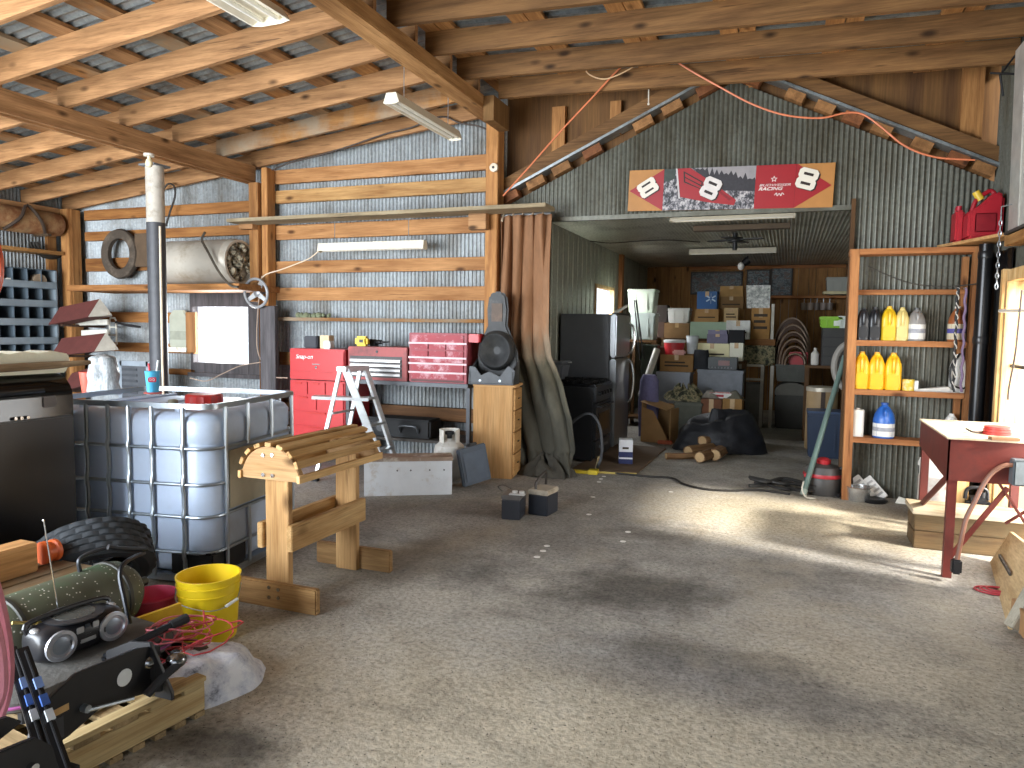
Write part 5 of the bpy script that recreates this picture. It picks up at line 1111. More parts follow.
# ---- appliances
ST=M('1c1d20',.35,var=.15); SS=M('8e9092',.3,.85,.08)
s=fl(594,463.5); x1=s.x; y0=s.y; y1=y0+.78; x0=x1-.64; zt=.90
T=thing('gas_stove','black gas range standing in front of the refrigerator','stove',((x0+x1)/2,(y0+y1)/2,0)); hx,hy=(x1-x0)/2,(y1-y0)/2
B().b(-hx,hx-.03,-hy,hy,.03,zt-.03).build('body',ST,T,bev=.006); B().b(-hx,hx+.0,-hy-.005,hy+.005,zt-.03,zt).build('cooktop',M('16171a',.2),T,bev=.006)
d=B().b(hx-.03,hx+.005,-hy+.02,hy-.02,.26,.68).build('oven_door',M('2c2e32',.25,.2),T,bev=.006); B().b(hx+.005,hx+.009,-hy+.14,hy-.14,.34,.56).build('glass',M('08080a',.08),d); B().tube([(hx+.0,-hy+.08,.645),(hx+.045,-hy+.08,.645),(hx+.045,hy-.08,.645),(hx,hy-.08,.645)],.012,8).build('handle',M('3a3c40',.3,.6),d)
d=B().b(hx-.03,hx+.004,-hy+.02,hy-.02,.06,.24).build('drawer',M('2a2c30',.3,.2),T,bev=.006); B().b(hx+.004,hx+.02,-hy+.2,hy-.2,.15,.18).build('handle',M('8a8c90',.3,.6),d)
B().b(hx-.03,hx+.006,-hy+.005,hy-.005,.70,zt-.03).build('control_panel',M('303236',.35,.2),T,bev=.004)
for k in range(5): y=-hy+.12+k*(2*hy-.24)/4; B().at((hx+.006,y,.79),ry=PI/2).lathe([(.026,0),(.022,.03),(.004,.032)],14).build('knob',M('1a1b1d',.3),T)
for gx in(-.15,.15):
    for gy in(-.2,.2):
        b=B(); 
        for a in(-.11,0,.11): b.b(gx-.13,gx+.13,gy+a-.008,gy+a+.008,zt+.012,zt+.03).b(gx+a-.008,gx+a+.008,gy-.15,gy+.15,zt+.012,zt+.03)
        b.b(gx-.13,gx-.115,gy-.15,gy-.135,zt,zt+.02).b(gx+.115,gx+.13,gy+.135,gy+.15,zt,zt+.02); b.build('grate',M('0e0e10',.6),T); B().at((gx,gy,zt)).lathe([(.05,0),(.05,.012),(.03,.016)],14).build('burner',BLK,T)
for x,y in((-hx+.05,-hy+.05),(hx-.06,-hy+.05),(-hx+.05,hy-.05),(hx-.06,hy-.05)): B().cyl((x,y,0),(x,y,.035),.02,n=10).build('foot',BLK,T)
p=oY(560,375,y0+.3)
T=thing('grey_pan','grey plastic tub on the left side of the stove top','tub',(x0+.10,y0+.22,zt+.031)); B().taper(.2,.3,.26,.36,0,.2).build('body',M('55575c',.5,var=.2),T,bev=.03); B().b(-.13,.13,-.18,.18,.2,.215).build('lid',M('6a6c70',.5),T,bev=.008)
# black hose arch and yellow clamp
T=thing('black_hose_arch','black hose arching in front of the stove','hose',fl(570,470)); o=V(T.location); Y=o.y
B().tube(smooth([oY(a,y,Y+.0*a)-o for a,y in((567,430),(574,421),(585,414),(594,416),(600,428),(602,445),(601,458),(598,466))]+[fl(597,469)-o+V((0,0,.02))]),.016,7).build('hose',M('3a3c40',.5),T); B().cyl(oY(599,457,Y)-o,fl(596,470)-o+V((0,0,.02)),.014,n=8).build('nozzle',M('c9b48a',.5),T)
p=fl(584,472.5); one('yellow_clamp','yellow clamp lying at the foot of the canvas curtain','clamp',B().b(-.14,.10,-.035,.035,0,.03).b(.06,.16,-.06,.06,0,.045).cyl((-.2,-.03,.015),(-.05,0,.02),.012,n=8),M('d9c030',.5),(p.x,p.y-.04,.0),.1,bev=.006)
# floor sheet
P=[fl(571,470.5),fl(637,474),fl(666,449),fl(615,445)]
one('plywood_sheet','thin brown plywood sheet lying on the floor by the stove','plywood',B().hull8([(q.x,q.y,.0) for q in P]+[(q.x,q.y,.018) for q in P]),M('6a5540',.8,var=.15),(0,0,0))
one('yellow_strip','pale yellow strip along the front edge of the plywood sheet','strip',B().bar(fl(573,471.5)+V((0,-.02,.011)),fl(637,474.8)+V((0,-.02,.011)),.03,.018),M('c9b360',.6))
# small white box
p=fl(625.5,465.5); p.z=.019
T=thing('white_blue_box','small white and dark blue printed box on the plywood sheet','box',p,.25); w_=pxm(13.5,p)/2; h=pxm(24,p)
B().b(-w_,w_,0,.16,0,h).build('carton',M('e9ebf0',.5,var=.05),T,bev=.003); B().b(-w_-.001,w_+.001,-.002,.161,0,h*.2).b(-w_-.001,w_+.001,-.002,.161,h*.27,h*.5).build('blue_band',M('2b3566',.5,var=.3,sc=30),T); B().b(-w_*.5,w_*.4,-.003,0,h*.62,h*.70).build('print',INK,T)
# fridge
x1=-2.0; y0=8.80; y1=y0+.84; x0=-2.70; zt=oY(600,314,y0).z
T=thing('refrigerator','tall dark grey refrigerator with stainless doors','refrigerator',((x0+x1)/2,(y0+y1)/2,0)); hx,hy=(x1-x0)/2,(y1-y0)/2
FG=M('54575c',.42,.1,.06); zm=1.17
B().b(-hx,hx-.07,-hy,hy,.04,zt).build('cabinet',FG,T,bev=.008)
for n_,z0,z1 in(('door',.06,zm-.008),('freezer_door',zm+.008,zt-.005)):
    d=B().b(hx-.06,hx+.02,-hy+.0,hy-.0,z0,z1).build(n_,SS,T,bev=.018)
    za,zb=(z1-.03,z0+.5) if n_=='door' else(z0+.03,z1-.1)
    B().tube(smooth([(hx+.02,hy-.10,za),(hx+.075,hy-.10,za+(zb-za)*.12),(hx+.10,hy-.10,(za+zb)/2),(hx+.075,hy-.10,zb-(zb-za)*.12),(hx+.02,hy-.10,zb)],5),.016,8).build('handle',M('d4d6d8',.2,.9),d)
B().b(hx-.05,hx+.01,-hy+.02,hy-.02,zt-.004,zt+.02).build('hinge_cover',BLK,T); B().b(-hx+.02,hx-.1,-hy+.02,hy-.02,0,.045).build('base_grille',BLK,T)
B().b(-hx+.1,-hx+.16,-hy-.003,-hy,zt-.62,zt-.6).build('mark',M('b9bcbe',.5),T)
one('white_stick','short white plastic piece lying on top of the refrigerator','stick',B().bar((0,0,.03),(.11,.16,.12),.03,.03).b(-.02,.02,-.02,.02,0,.05),M('e0e0da',.5),(oY(616,313,y0+.3).x,y0+.3,zt+.001))
# tote stack left
xs=rect(628,290,655,313,11.3); zs_=xs[2]; xs2=rect(629,313,655,340,11.3)
rack('low dark shelf under the two pale totes behind the refrigerator',626,656,11.3,xs2[2],.5)
tub('lower pale translucent tote behind the refrigerator door',(630,313,655,340),11.32,.4,M('a9b4ae',.45,var=.06),zb=xs2[2])
tub('upper pale green white tote with the rim at the top of the stack',(627,289,655,313.3),11.32,.4,M('c9d6c4',.45,var=.05),zb=zs_)
for k in range(2): one('black_cane',f"thin dark stick leaning on the pale totes, {'left' if k==0 else 'right'} one",'stick',B().cyl((0,0,0),oY(634+2*k,300,11.0)-oY(640+4*k,360,10.95),.012,n=7),M('2a2a28'),oY(640+4*k,360,10.95))
carton('dark green crate under the pale totes beside the brown basin',(641,345,657,372),10.98,.28,M('3d4438',.7),0,name='crate',flaps=False,zb=0)
carton('dark cardboard box between the totes and the white tub',(652,322,664,338),12.2,.3,M('4a3428',.8),0,zb=zE,flaps=False)
carton('tall dark box left of the small white tub',(655,305,667,322),12.3,.3,M('2d241d',.8),0,zb=oY(660,322,12.2).z,flaps=False)
# tall carton with foil board; white edge board
zs3=oY(760,339,12.15).z
T=thing('wooden_cabinet','dark wooden stand with pale frame edges under the tall carton','cabinet',(oY(757,350,12.1).x,12.1,0)); x0_,x1_,_,_=rc(739.5,345,775,400,12.1); w_=(x1_-x0_)/2
B().b(-w_,w_,0,.45,zs3-.10,zs3-.002).build('top',wood(0,'6a4426','a0703e'),T,bev=.003)
B().b(-w_,w_,0.02,.43,zs3-.42,zs3-.1).build('cloth_bundle',CAMO,T,bev=.03,jit=.02)
for x in(-w_+.03,w_*.35,w_-.03): B().b(x-.025,x+.025,0,.05,0,zs3-.42).build('leg',M('b7b0a2',.6),T); B().b(x-.025,x+.025,.40,.45,0,zs3-.42).build('leg',M('6a5a48',.6),T)
for z in(zs3-.44,.75): B().b(-w_,w_*.4,-.004,.05,z,z+.035).build('rail',M('c4bdae',.6),T)
B().b(-w_+.05,w_*.3,.03,.4,.0,.7).build('panel',M('77736a',.6,var=.2),T)
carton('tall brown carton with hand holes under the foil panel',(751,308,770,339),12.15,.3,M('a57a42',.8),3,zb=zs3)
zt=oY(760,308,12.15).z
def foil():
    t=NT('crinkled_foil'); n=t.noise(t.coord((1,1,1)),16,8,.75); c=t.ramp(n,[(.35,'6f7472'),(.5,'c9ccc8'),(.6,'f2f2ee')]); t.lk(c,t.b.inputs['Base Color']); t.b.inputs['Roughness'].default_value=.3; t.b.inputs['Metallic'].default_value=.3; t.bump(n,.8,.03); return t.m
x0_,x1_,z0_,z1_=rc(747,285,770,308,12.15); one('foil_panel','crinkled silver wrapped panel standing on the tall brown carton','panel',B().hull8([(x0_,0,zt),(x1_,0,zt),(x1_,.10,zt),(x0_,.10,zt),(x0_-.02,0,z1_),(x1_,0,z1_),(x1_,.06,z1_),(x0_-.02,.06,z1_)]),foil(),(0,12.2,0))
x0_,x1_,z0_,z1_=rc(771,304,774,338,12.2); one('white_batten','thin white batten standing right of the tall brown carton','batten',B().b(x0_,x1_,0,.04,zs3,z1_),M('d2cdbf',.6),(0,12.2,0))
# board wall: shelf, posters, lamp
x0_,x1_,z0_,z1_=rc(771,296,846,298,YR-.25); one('wall_batten','long thin shelf board across the board wall at the right','shelf',B().b(x0_,x1_,-.22,.24,z0_-.01,z0_+.035),SHW,(0,YR-.25,0))
def poster():
    t=NT('busy_poster'); n=t.noise(t.coord((1,1,1.6)),9,6,.7); c=t.ramp(n,[(.40,'101418'),(.47,'24363e'),(.5,'7a8688'),(.52,'22262a'),(.6,'5a4038'),(.66,'14181e')]); t.lk(c,t.b.inputs['Base Color']); t.b.inputs['Roughness'].default_value=.4; return t.m
PO=poster()
for lb,px in(('wide dark colourful poster on the board wall behind the cartons',(692,273,741,293)),('small dark poster above the foil panel',(748,271,769,288)),('square dark blue poster right of the foil panel',(772,268,791,295))):
    x0_,x1_,z0_,z1_=rc(*px,YR-.03); T=thing('poster',lb,'poster',((x0_+x1_)/2,YR-.015,z0_)); w_=(x1_-x0_)/2; h=z1_-z0_
    B().b(-w_,w_,-.008,0,0,h).build('print',PO,T); B().b(-w_-.03,w_+.03,-.006,.004,-.03,h+.03).build('border',M('2a2018',.6),T)
T=thing('clamp_lamp','white bulb in a black clamp lamp at the end wall of the rear room','lamp',oY(741,266,12.9)); zc_=T.location.z
B().at((0,0,0)).ball((0,0,0),.055,.055,.07,14).build('bulb',M('f2f0ea',.3),T); B().cyl((.03,0,.03),(.11,.02,.10),.05,.07,14).build('shade',BLK,T); B().tube([(.1,.02,.1),(.1,.02,CZ-zc_-.01)],.012,6).build('bracket',BLK,T)
# right part of the rear room
YT=12.4; x0_,x1_,z0_,z1_=rc(774,381,808,424,YT)
T=thing('dome_tote','dark olive tote with a domed lid at the back of the walkway','tote',((x0_+x1_)/2,YT,0)); w_=(x1_-x0_)/2; zt=oY(790,381,YT).z
B().taper(2*w_*.88,.5,2*w_*.97,.56,0,zt*.72).build('body',M('3f3d36',.6),T,bev=.02)
b=B(); P=[(w_*math.cos(PI*i/12),zt*.72+(zt*.28-.01)*math.sin(PI*i/12)**.7) for i in range(13)]; b.prism(P,-.3,.3,'y'); b.build('lid',M('57544a',.6),T,bev=.006)
zt2=oY(790,364,YT).z; T=tub('grey tub standing on the dark domed tote',(775,364,808,382.5),YT+.0,.45,M('4f5048',.55),zb=zt); T.location.y=YT
one('red_crate','red box in the mouth of the nested brown chairs','box',B().b(-.14,.14,-.1,.1,0,.20),M('b5232a',.4),(oY(798,362,YT-.1).x,YT-.12,zt2+.001),bev=.01)
BRN=M('4a3428',.35,var=.3,sc=4); 
for k in range(6):
    s=1-.10*k; c=oY(792,362,YT); R_=pxm(18,c)
    T=thing('nested_hoop',f"brown curved shell in the nested stack on the grey tub, {ORD[k]} from the outside",'shell',(c.x-.02+.012*k,YT+.12-.10*k,zt2),0,group='nested brown shells'); hh=pxm(46-7*k,c)
    b=B(); R=[]
    for i in range(15):
        a=PI*i/14; q=(R_*s*math.cos(a),hh*math.sin(a)**.8)
        R.append([b.v((q[0],.0,q[1])),b.v((q[0]*.86,-.02,q[1]*.88)),b.v((q[0]*.86,.05,q[1]*.88)),b.v((q[0],.07,q[1]))])
    b.skin(R); b.build('shell',BRN,T,ang=60); B().tube([(R_*s*math.cos(PI*i/14)*1.0,-.005,hh*math.sin(PI*i/14)**.8) for i in range(15)],.014,6).build('edge',M('8d7560',.4),T)
# green tub on dark drawers
Y2=10.9; zd=oY(835,366,Y2).z; x0_,x1_,z0_,z1_=rc(822,328,850,366,Y2)
zf=oY(830,386,Y2).z
rack('dark shelf carrying the black drawer tower at the right of the rear room',806,850,Y2,zd,.5)
T=thing('drawer_tower','black plastic drawer tower under the lime green tub','drawers',((x0_+x1_)/2,Y2+.02,zd)); w_=(x1_-x0_)/2; h=z1_-zd
B().b(-w_,w_,0,.4,0,h).build('body',M('1e1d1b',.5),T,bev=.006)
for k in range(4): z=h*k/4; B().b(-w_+.015,w_-.015,-.014,0,z+.01,z+h/4-.01).build('drawer',M('2b2926',.45),T,bev=.004)
zg=zd+h; T=tub('lime green tub with a white label on the black drawer tower',(820,316.5,843,328.5),Y2+.02,.38,M('86b832',.4,var=.06),zb=zg)
B().b(.03,.12,-.20,-.185,.03,.10).build('label',M('d9e0d4',.5),T)
tub('white small tub beside the lime green tub',(838,316,850,328.5),Y2+.02,.3,M('c9cfc6',.5),zb=zg)
one('bottle_clutter','white capped bottle beside the black drawer tower','bottle',B().lathe([(.05,0),(.055,.02),(.055,.16),(.02,.2),(.02,.24)],14),M('c9c4ba',.5),(oY(815,360,Y2+.2).x,Y2+.2,zd))
# translucent tote upper right and a cream slab standing in for warm light
zsh=oY(820,296.5,YR-.25).z
T=tub('pale grey tote on the wall board at the right end of the rear room',(826,277,850,296),YR-.40,.38,M('a9aaa2',.5,var=.06),zb=zsh+.03)
b=B()
one('warm_light_slab','cream slab standing in for warm light before the pale grey tote','papers',B().b(-.22,.22,-.08,.08,0,.05),M('e4d9ac',.6,var=.1),(oY(836,294,YR-.52).x,YR-.54+.06,zsh+.031),.1,bev=.01)
# hanging mugs
for k in range(5):
    c=oY(804+6.4*k,306,YR-.3); T=thing('hanging_mug',f"{ORD[k]} mug from the left hanging under the wall shelf",'mug',(c.x,YR-.33,zsh-.25),group='mugs under the wall shelf')
    B().lathe([(.05,0),(.06,.13),(.05,.13),(.04,.02),(.001,.02)],16).build('cup',M(('8a7a68','a9988a','6f6258','9a8a80','7d7068')[k],.4),T); B().tube([(0,0,.11),(.0,0,.24)],.006,6).build('hook',STEEL,T)
# drum and blue tub in front
Yd=10.15; x0_,x1_,z0_,z1_=rc(806,387,838,430,Yd); r=(x1_-x0_)/2
T=thing('fibre_drum','tan fibre drum with a dark strap behind the blue tote','drum',((x0_+x1_)/2,Yd+r*.6,0)); h=z1_
B().lathe([(r*.97,0),(r,.02),(r,h-.05),(r*.98,h-.05)],32).build('body',M('a08560',.6,var=.12),T); B().lathe([(r*1.03,h-.06),(r*1.03,h-.01),(r*.9,h)],32).build('lid',M('bfb6a4',.4,.3),T)
a=-PI/2+.1; B().b(-.02,.03,-r-.008,-r+.01,0,h-.06).build('strap',M('3a2c22',.7),T)
T=tub('dark blue storage tote with a lid in front of the tan drum',(806,412,848,459),9.45,.42,M('22324a',.5,var=.08),M('34496a',.45),zb=0); 
# vacuum
p=fl(823,497); p.y+=.17
T=thing('shop_vacuum','red and grey wet vacuum standing by the timber shelf post','vacuum cleaner',p); h=oY(823,457,p.y).z
B().lathe([(.15,0),(.165,.02),(.17,h*.45),(.16,h*.5)],28).build('tank',M('4a4846',.5),T); B().lathe([(.175,h*.48),(.18,h*.53),(.175,h*.58)],28).build('band',M('b3303a',.4),T)
B().lathe([(.17,h*.58),(.15,h*.75),(.08,h*.82),(.01,h*.83)],28).build('motor_head',M('4f4d4c',.5),T); B().lathe([(.06,h*.8),(.065,h*.92),(.04,h*.98),(.01,h)],20).build('motor_cap',M('c03038',.4),T)
B().tube(smooth([(.12,-.04,h*.7),(.20,-.06,h*.75),(.24,-.04,h*.4),(.22,-.10,.06),(.12,-.2,.03)],6),.02,8).build('hose',BLK,T); B().b(-.17,-.10,-.17,-.12,h*.5,h*.6).build('latch',M('c03038',.4),T)
for a in(.6,2.5,4.6): B().ball((.13*math.cos(a),.13*math.sin(a),.02),.02,n=8).build('caster',BLK,T)
# pole, steering loop
a=fl(803,497); a.y-=.0
T=thing('green_pole','long grey green pole leaning from the floor to the timber shelf post','pole',a+V((0,0,.02))); q=oY(845,356,7.62)-T.location; B().cyl((0,0,0),q,.026,.024,12).build('shaft',M('5f756e',.5,var=.1),T); B().cyl(q*-.0,q*.04,.031,.031,12).build('ferrule',M('8d9a90',.4),T)
T=thing('white_pole_tip','bent white rod at the foot of the grey green pole','rod',fl(804,499)); B().tube(smooth([(-.01,.02,.16),(-.02,0,.08),(.02,-.01,.02),(.10,.02,.01)],5),.007,6).build('rod',M('b9b4a6',.5),T)
T=thing('grey_hose_loop','pale grey hose loop hanging behind the timber shelf post','hose',oY(846,366,8.2)); B().tube([(.16*math.cos(t)+.05,0,.24*math.sin(t)) for t in[PI*.35+PI*1.15*i/24 for i in range(25)]],.035,9).build('loop',M('8d8880',.6),T); B().tube([(.05,0,.24),(.05,.0,CZ-T.location.z)],.01,6).build('hanger',STEEL,T)
# black hoses on floor
random.seed(2); T=thing('hose_heap','tangle of black hoses on the floor at the foot of the green pole','hoses',fl(788,492))
for k in range(5): B().tube(smooth([(-.35+.14*i+random.uniform(-.04,.04),random.uniform(-.12,.2),.02+.015*k+random.uniform(0,.02)) for i in range(6)],5),.016,7).build('hose',M('2a2826',.6),T)
# extension cord along the threshold
one('black_extension_cord','black extension cord lying across the threshold of the rear room','cord',B().tube(smooth([fl(x,y,.012) for x,y in((600,471.5),(625,474),(650,476.5),(672,478),(684,484),(705,489),(730,490.5),(760,490),(790,494))],6),.011,7),M('2c2926',.6))
# lights under the rear ceiling
for lb,px,Y in(('pale strip light under the rear ceiling just behind the banner',(671,212.5,795,223),8.1),('further pale strip light near the end of the rear ceiling',(690,250.5,776,256),11.6)):
    x0_,x1_,z0_,z1_=rc(*px,Y); fixture(lb,((x0_+x1_)/2,Y,CZ-.10),x1_-x0_,PI/2,.13,.075)
x0_,x1_,_,_=rc(694,229,790,232,9.2); one('ceiling_track','dark timber track under the rear ceiling','track',B().b(x0_,x1_,-.08,.08,CZ-.07,CZ-.012),M('5a4a38',.7),(0,9.2,0))
c=oY(735,243,9.9); T=thing('ceiling_fan','black bladed fan motor under the rear ceiling','fan',(c.x,9.9,CZ-.012)); B().cyl((0,0,-.22),(0,0,0),.03,n=12).build('rod',BLK,T); B().cyl((0,0,-.12),(0,0,-.06),.1,n=18).build('motor',BLK,T)
for k in range(4): a=PI/4+k*PI/2+.5; B().bar((.08*math.cos(a),.08*math.sin(a),-.09),(.36*math.cos(a),.36*math.sin(a),-.09),.11,.012).build('blade',M('1c1a18',.5),T)
one('ceiling_wire','sagging wire along the rear ceiling','wire',B().tube(smooth([on(x,y,2,CZ-.03) for x,y in((590,241),(610,243),(640,241),(668,240),(700,242))],5),.008,5),M('3a3630',.6))
# ================================================================ RIGHT SIDE
SY=7.17
def sx_(x,y=340,Y=SY): return oY(x,y,Y).x
zs5=[2.272,1.916,1.461,1.02,.584]
T=thing('timber_shelf_unit','tall bare timber shelf unit of bottles against the gable wall','shelf unit',(1.0,7.17,0))
B().bar((.535-1+.02,.045,0),(.475-1+.055,.045,2.268),.075,.09).build('post',SHWz,T,bev=.003); B().bar((1.475-1,.045,0),(1.455-1+.03,.045,2.268),.075,.09).build('post',SHWz,T,bev=.003)
B().bar((1.42-1,.19,0),(1.42-1,.19,2.2),.05,.05).build('rear_post',SHWz,T)
for i,z in enumerate(zs5):
    h=.045 if i in(1,) else .05
    a,c=(-.51,.53) if i==0 else(-.46+.01*i,.44)
    if i==1: B().b(-.44,.44,.12,.20,z-h,z).build('rail',SHW,T,bev=.003); continue
    B().b(a,c,.004,.22,z-h,z).build('shelf_board',SHW,T,bev=.003)
def jug(label,px,w,y0,zs,col,cap=None,lab=None,h=None,style='oil',d=.11,Y=7.26,name='oil_jug',hpx=35,group=None,labcol='d8d8d4'):
    c=oY(px,y0,Y); c.z=zs+.001; T=thing(name,label,'jug',c,group=group); s=pxm(1,c); W=w*s/2*.96; H_=hpx*s
    m=col if not isinstance(col,str) else M(col,.35,var=.08)
    b=B(); R=[]
    if style=='oil': pr=((.90,0),(1,.03),(1,.60),(.93,.70),(.70,.84),(.46,.92),(.36,.925),(.36,.955))
    elif style=='round': pr=((.94,0),(1,.03),(1,.52),(.97,.56),(.9,.66),(.62,.82),(.30,.92),(.27,.93),(.27,.955))
    else: pr=((1,0),(1,.93),(.96,.95),(.25,.955),(.25,.965))
    for k,z in pr:
        w_,d_=W*2*k,(d*(1 if k>.8 else max(k,.5)))
        if style=='round': d_=W*2*k
        R.append([b.v((x,y,z*H_)) for x,y in rrect(w_,d_,min(w_,d_)*(.49 if style=='round' else .28),4)])
    b.skin(R); b.build('body',m,T,ang=45)
    if style=='oil': B().tube(smooth([(0,-d*.42,H_*.86),(0,-d*.56,H_*.78),(0,-d*.56,H_*.55),(0,-d*.49,H_*.46)],4),.014,8).build('handle',m,T); B().b(-W*.8,W*.8,-d*.515,-d*.49,H_*.08,H_*.4).build('panel',m,T,bev=.006)
    if style=='round': B().tube(smooth([(0,-W*.5,H_*.84),(0,-W*.98,H_*.78),(0,-W*1.0,H_*.64)],4),.013,8).build('handle',m,T)
    if cap: B().cyl((0,0,H_*.94),(0,0,H_),W*.34,n=16).build('cap',M(cap,.4),T)
    if lab:
        k=W*1.012
        if style=='round': B().lathe([(k,H_*lab[0]),(k,H_*lab[1])],28,cap=False).build('label',M(labcol,.6,var=.1,dirt=None),T); B().lathe([(k*1.005,H_*(lab[0]*.6+lab[1]*.4)),(k*1.005,H_*(lab[0]*.3+lab[1]*.7))],28,cap=False,).build('print_band',M({'d8d8d4':'9a9ca4'}.get(labcol,'57539a'),.6,var=.3,sc=30),T)
        else: B().b(-W*.8,W*.8,-d*.53,-d*.515,H_*lab[0],H_*lab[1]).build('label',M(labcol,.6),T)
    return T
jug('black oil jug at the left end of the upper bottle shelf',862.5,12,338,zs5[2],'26272b',hpx=33)
jug('black oil jug left of the yellow jug on the upper bottle shelf',874,12,338,zs5[2],'1d1e22','151518',hpx=33)
jug('single yellow oil jug on the upper bottle shelf',888,14.5,338,zs5[2],'e2b81f','d8a818',hpx=34)
jug('pale yellow oil jug on the upper bottle shelf',901,12.5,338,zs5[2],'d6c27a','c9b468',hpx=33)
jug('grey clear round jug with a white label on the upper bottle shelf',915.5,17.5,338,zs5[2],'8c8986','3a3a3a',(.06,.50),style='round',hpx=33)
jug('orange brown round jug with a printed label at the right of the upper shelf',956,16.5,338,zs5[2],'9a5a34','d8d4cc',(.06,.50),style='round',hpx=35,labcol='cfc4a8')
for k,x in enumerate((860.5,875.5,892)): jug(f"{['left','middle','right'][k]} one of the three yellow oil jugs on the lower bottle shelf",x,14.5+k*.6,388,zs5[3],'efb51c','e0a414',hpx=37,group='yellow jugs on the lower shelf')
c=oY(908,389,7.25); c.z=zs5[3]+.001; T=thing('yellow_tin','small yellow tin with a torn label beside the yellow jugs','tin',c); B().cyl((0,0,0),(0,0,.10),.05,n=18).build('can',M('d9b93a',.5,var=.2,sc=14,dirt='e8e0c8',dsc=10,dth=.6),T); B().b(.045,.075,-.03,.03,0,.09).build('torn_label',M('d8d8d2',.6),T)
T=jug('white jug with a black tube at the right end of the lower shelf',957,15.5,391,zs5[3],'d4d4d0','e8e8e4',style='oil',hpx=38,name='white_jug')
B().tube(smooth([(.0,-.03,.34),(-.07,-.07,.22),(-.06,-.08,.08),(.02,-.08,.04),(.06,-.07,.06)],5),.008,6).build('tube',BLK,T)
T=thing('papers','flat grey folded papers on the lower bottle shelf','papers',(oY(934,390,7.22).x,7.24,zs5[3]+.001)); B().b(-.15,.16,-.06,.08,0,.012).build('sheet',M('a9a8a4',.6),T); B().hull8([(-.16,-.07,.012),(.13,-.075,.012),(.13,.07,.012),(-.1,.07,.012),(-.16,-.07,.016),(.10,-.075,.05),(.10,.07,.05),(-.1,.07,.016)]).build('folded_sheet',M('c4c2bc',.6),T)
jug('square white tin at the left end of the bottom shelf',856.5,12,437.5,zs5[4],'d4d0c8','c8c4bc',style='tin',hpx=28,name='square_tin',d=.10)
T=jug('blue round jug with a white label on the bottom shelf',883,20.5,438.5,zs5[4],'2a5fb0','1f4c96',(.05,.42),style='round',hpx=35,name='blue_jug')
jug('white spray bottle standing behind the red bench on the bottom shelf',950,13,441,zs5[4],'e2e2de','f0f0ee',style='oil',hpx=28,name='spray_bottle')
for k,(x0,x1,m) in enumerate(((958,953,'2a2a2c'),(966,961,'7d6a86'))):
    A=oY(x0,288,7.14); Bq=oY(x1,392,7.12)
    T=thing('hanging_rope',('black and white twisted rope hanging at the right of the shelf unit','purple grey strap hanging at the right of the shelf unit')[k],'rope',A); d=Bq-A
    B().tube([d*(i/30)+V((.006*math.sin(i*1.3),.0,0)) for i in range(31)],.011,7).build('rope',M(m,.7,var=.2),T)
    if k==0: B().tube([d*(i/60)+V((.010*math.cos(i*1.1),-.008+.010*math.sin(i*1.1),0)) for i in range(61)],.005,5).build('strand',M('c9c5bc',.7),T)
    B().cyl((0,0,0),(0,.09,0),.006,n=8).build('hook',STEEL,T)
one('sagging_wire','thin dark wire sagging across the top of the shelf unit','wire',B().tube(smooth([oY(x,y,7.13) for x,y in((868,266),(890,276),(915,284),(945,286.5),(975,284),(1003,279))],6),.006,5),M('3d3a36',.6))
# floor bits by the shelf
T=thing('metal_pan','dented bright metal pan on the floor at the foot of the shelf unit','pan',fl(859,503)+V((0,.1,.001))); B().lathe([(.08,0),(.095,.02),(.10,.12),(.108,.125),(.10,.13),(.09,.03),(.001,.02)],22).build('pan',M('c9c9c6',.25,.8,.25,6),T,jit=.006)
for k,(x,y) in enumerate(((869,500),(881,501))):
    p=fl(x,y); T=thing('white_grille',f"white slotted panel leaning by the metal pan, {'left' if k==0 else 'right'} one",'panel',p+V((0,.03,.04)),0,rx=-.5,ry=-.75)
    B().b(-.05,.05,0,.03,-.03,.21).build('panel',M('e4e2dc',.5),T,bev=.004)
    for j in range(4): B().b(-.035,.035,-.003,0,.01+.045*j,.03+.045*j).build('slot',M('a9a7a2',.6),T)
one('curved_dish','black curved base under the white slotted panels','base',B().lathe([(.10,0),(.12,.02),(.09,.035),(.05,.03)],20),BLK,fl(874,503)+V((0,.05,0)))
one('white_offcut','small white offcut on the floor by the red bench','offcut',B().hull8([(-.06,-.03,0),(.05,-.04,0),(.06,.03,0),(-.04,.04,0),(-.03,-.01,.06),(.02,-.02,.045),(.03,.02,.04),(-.02,.02,.055)]),M('e0dccf',.7),fl(902,503))
# red bench
BR=M('5f2118',.55,.1,.2,5,dirt='4a1c16',dsc=3,dth=.55)
T=thing('red_bench','rusty red steel bench with a pale worn top by the right wall','bench',(.955,5.10,0)); W_,D_,H_=.635,1.02,.89
b=B().b(-.012,W_,-.012,D_,H_-.012,H_); b.build('top',M('cdbda2',.6,.1,.12,4,dirt='a88f70',dsc=3,dth=.55),T,bev=.003)
B().b(0,W_,0,.01,H_-.27,H_-.012).build('front_apron',BR,T)
B().prism([(.0,H_-.27),(D_,H_-.20),(D_,H_-.012),(0,H_-.012)],0,.01,'x').build('side_apron',BR,T)
B().b(0,W_,D_-.01,D_,H_-.2,H_-.012).build('rear_apron',BR,T)
for x,y in((0,0),(0,D_-.05),(W_-.05,0),(W_-.05,D_-.05)):
    y=max(.012,min(y,D_-.062)); x=max(x,.012); b=B().prism([(x,y),(x+.05,y),(x+.05,y+.006),(x+.006,y+.006),(x+.006,y+.05),(x,y+.05)],0,H_-.02,'z'); b.build('leg',BR,T)
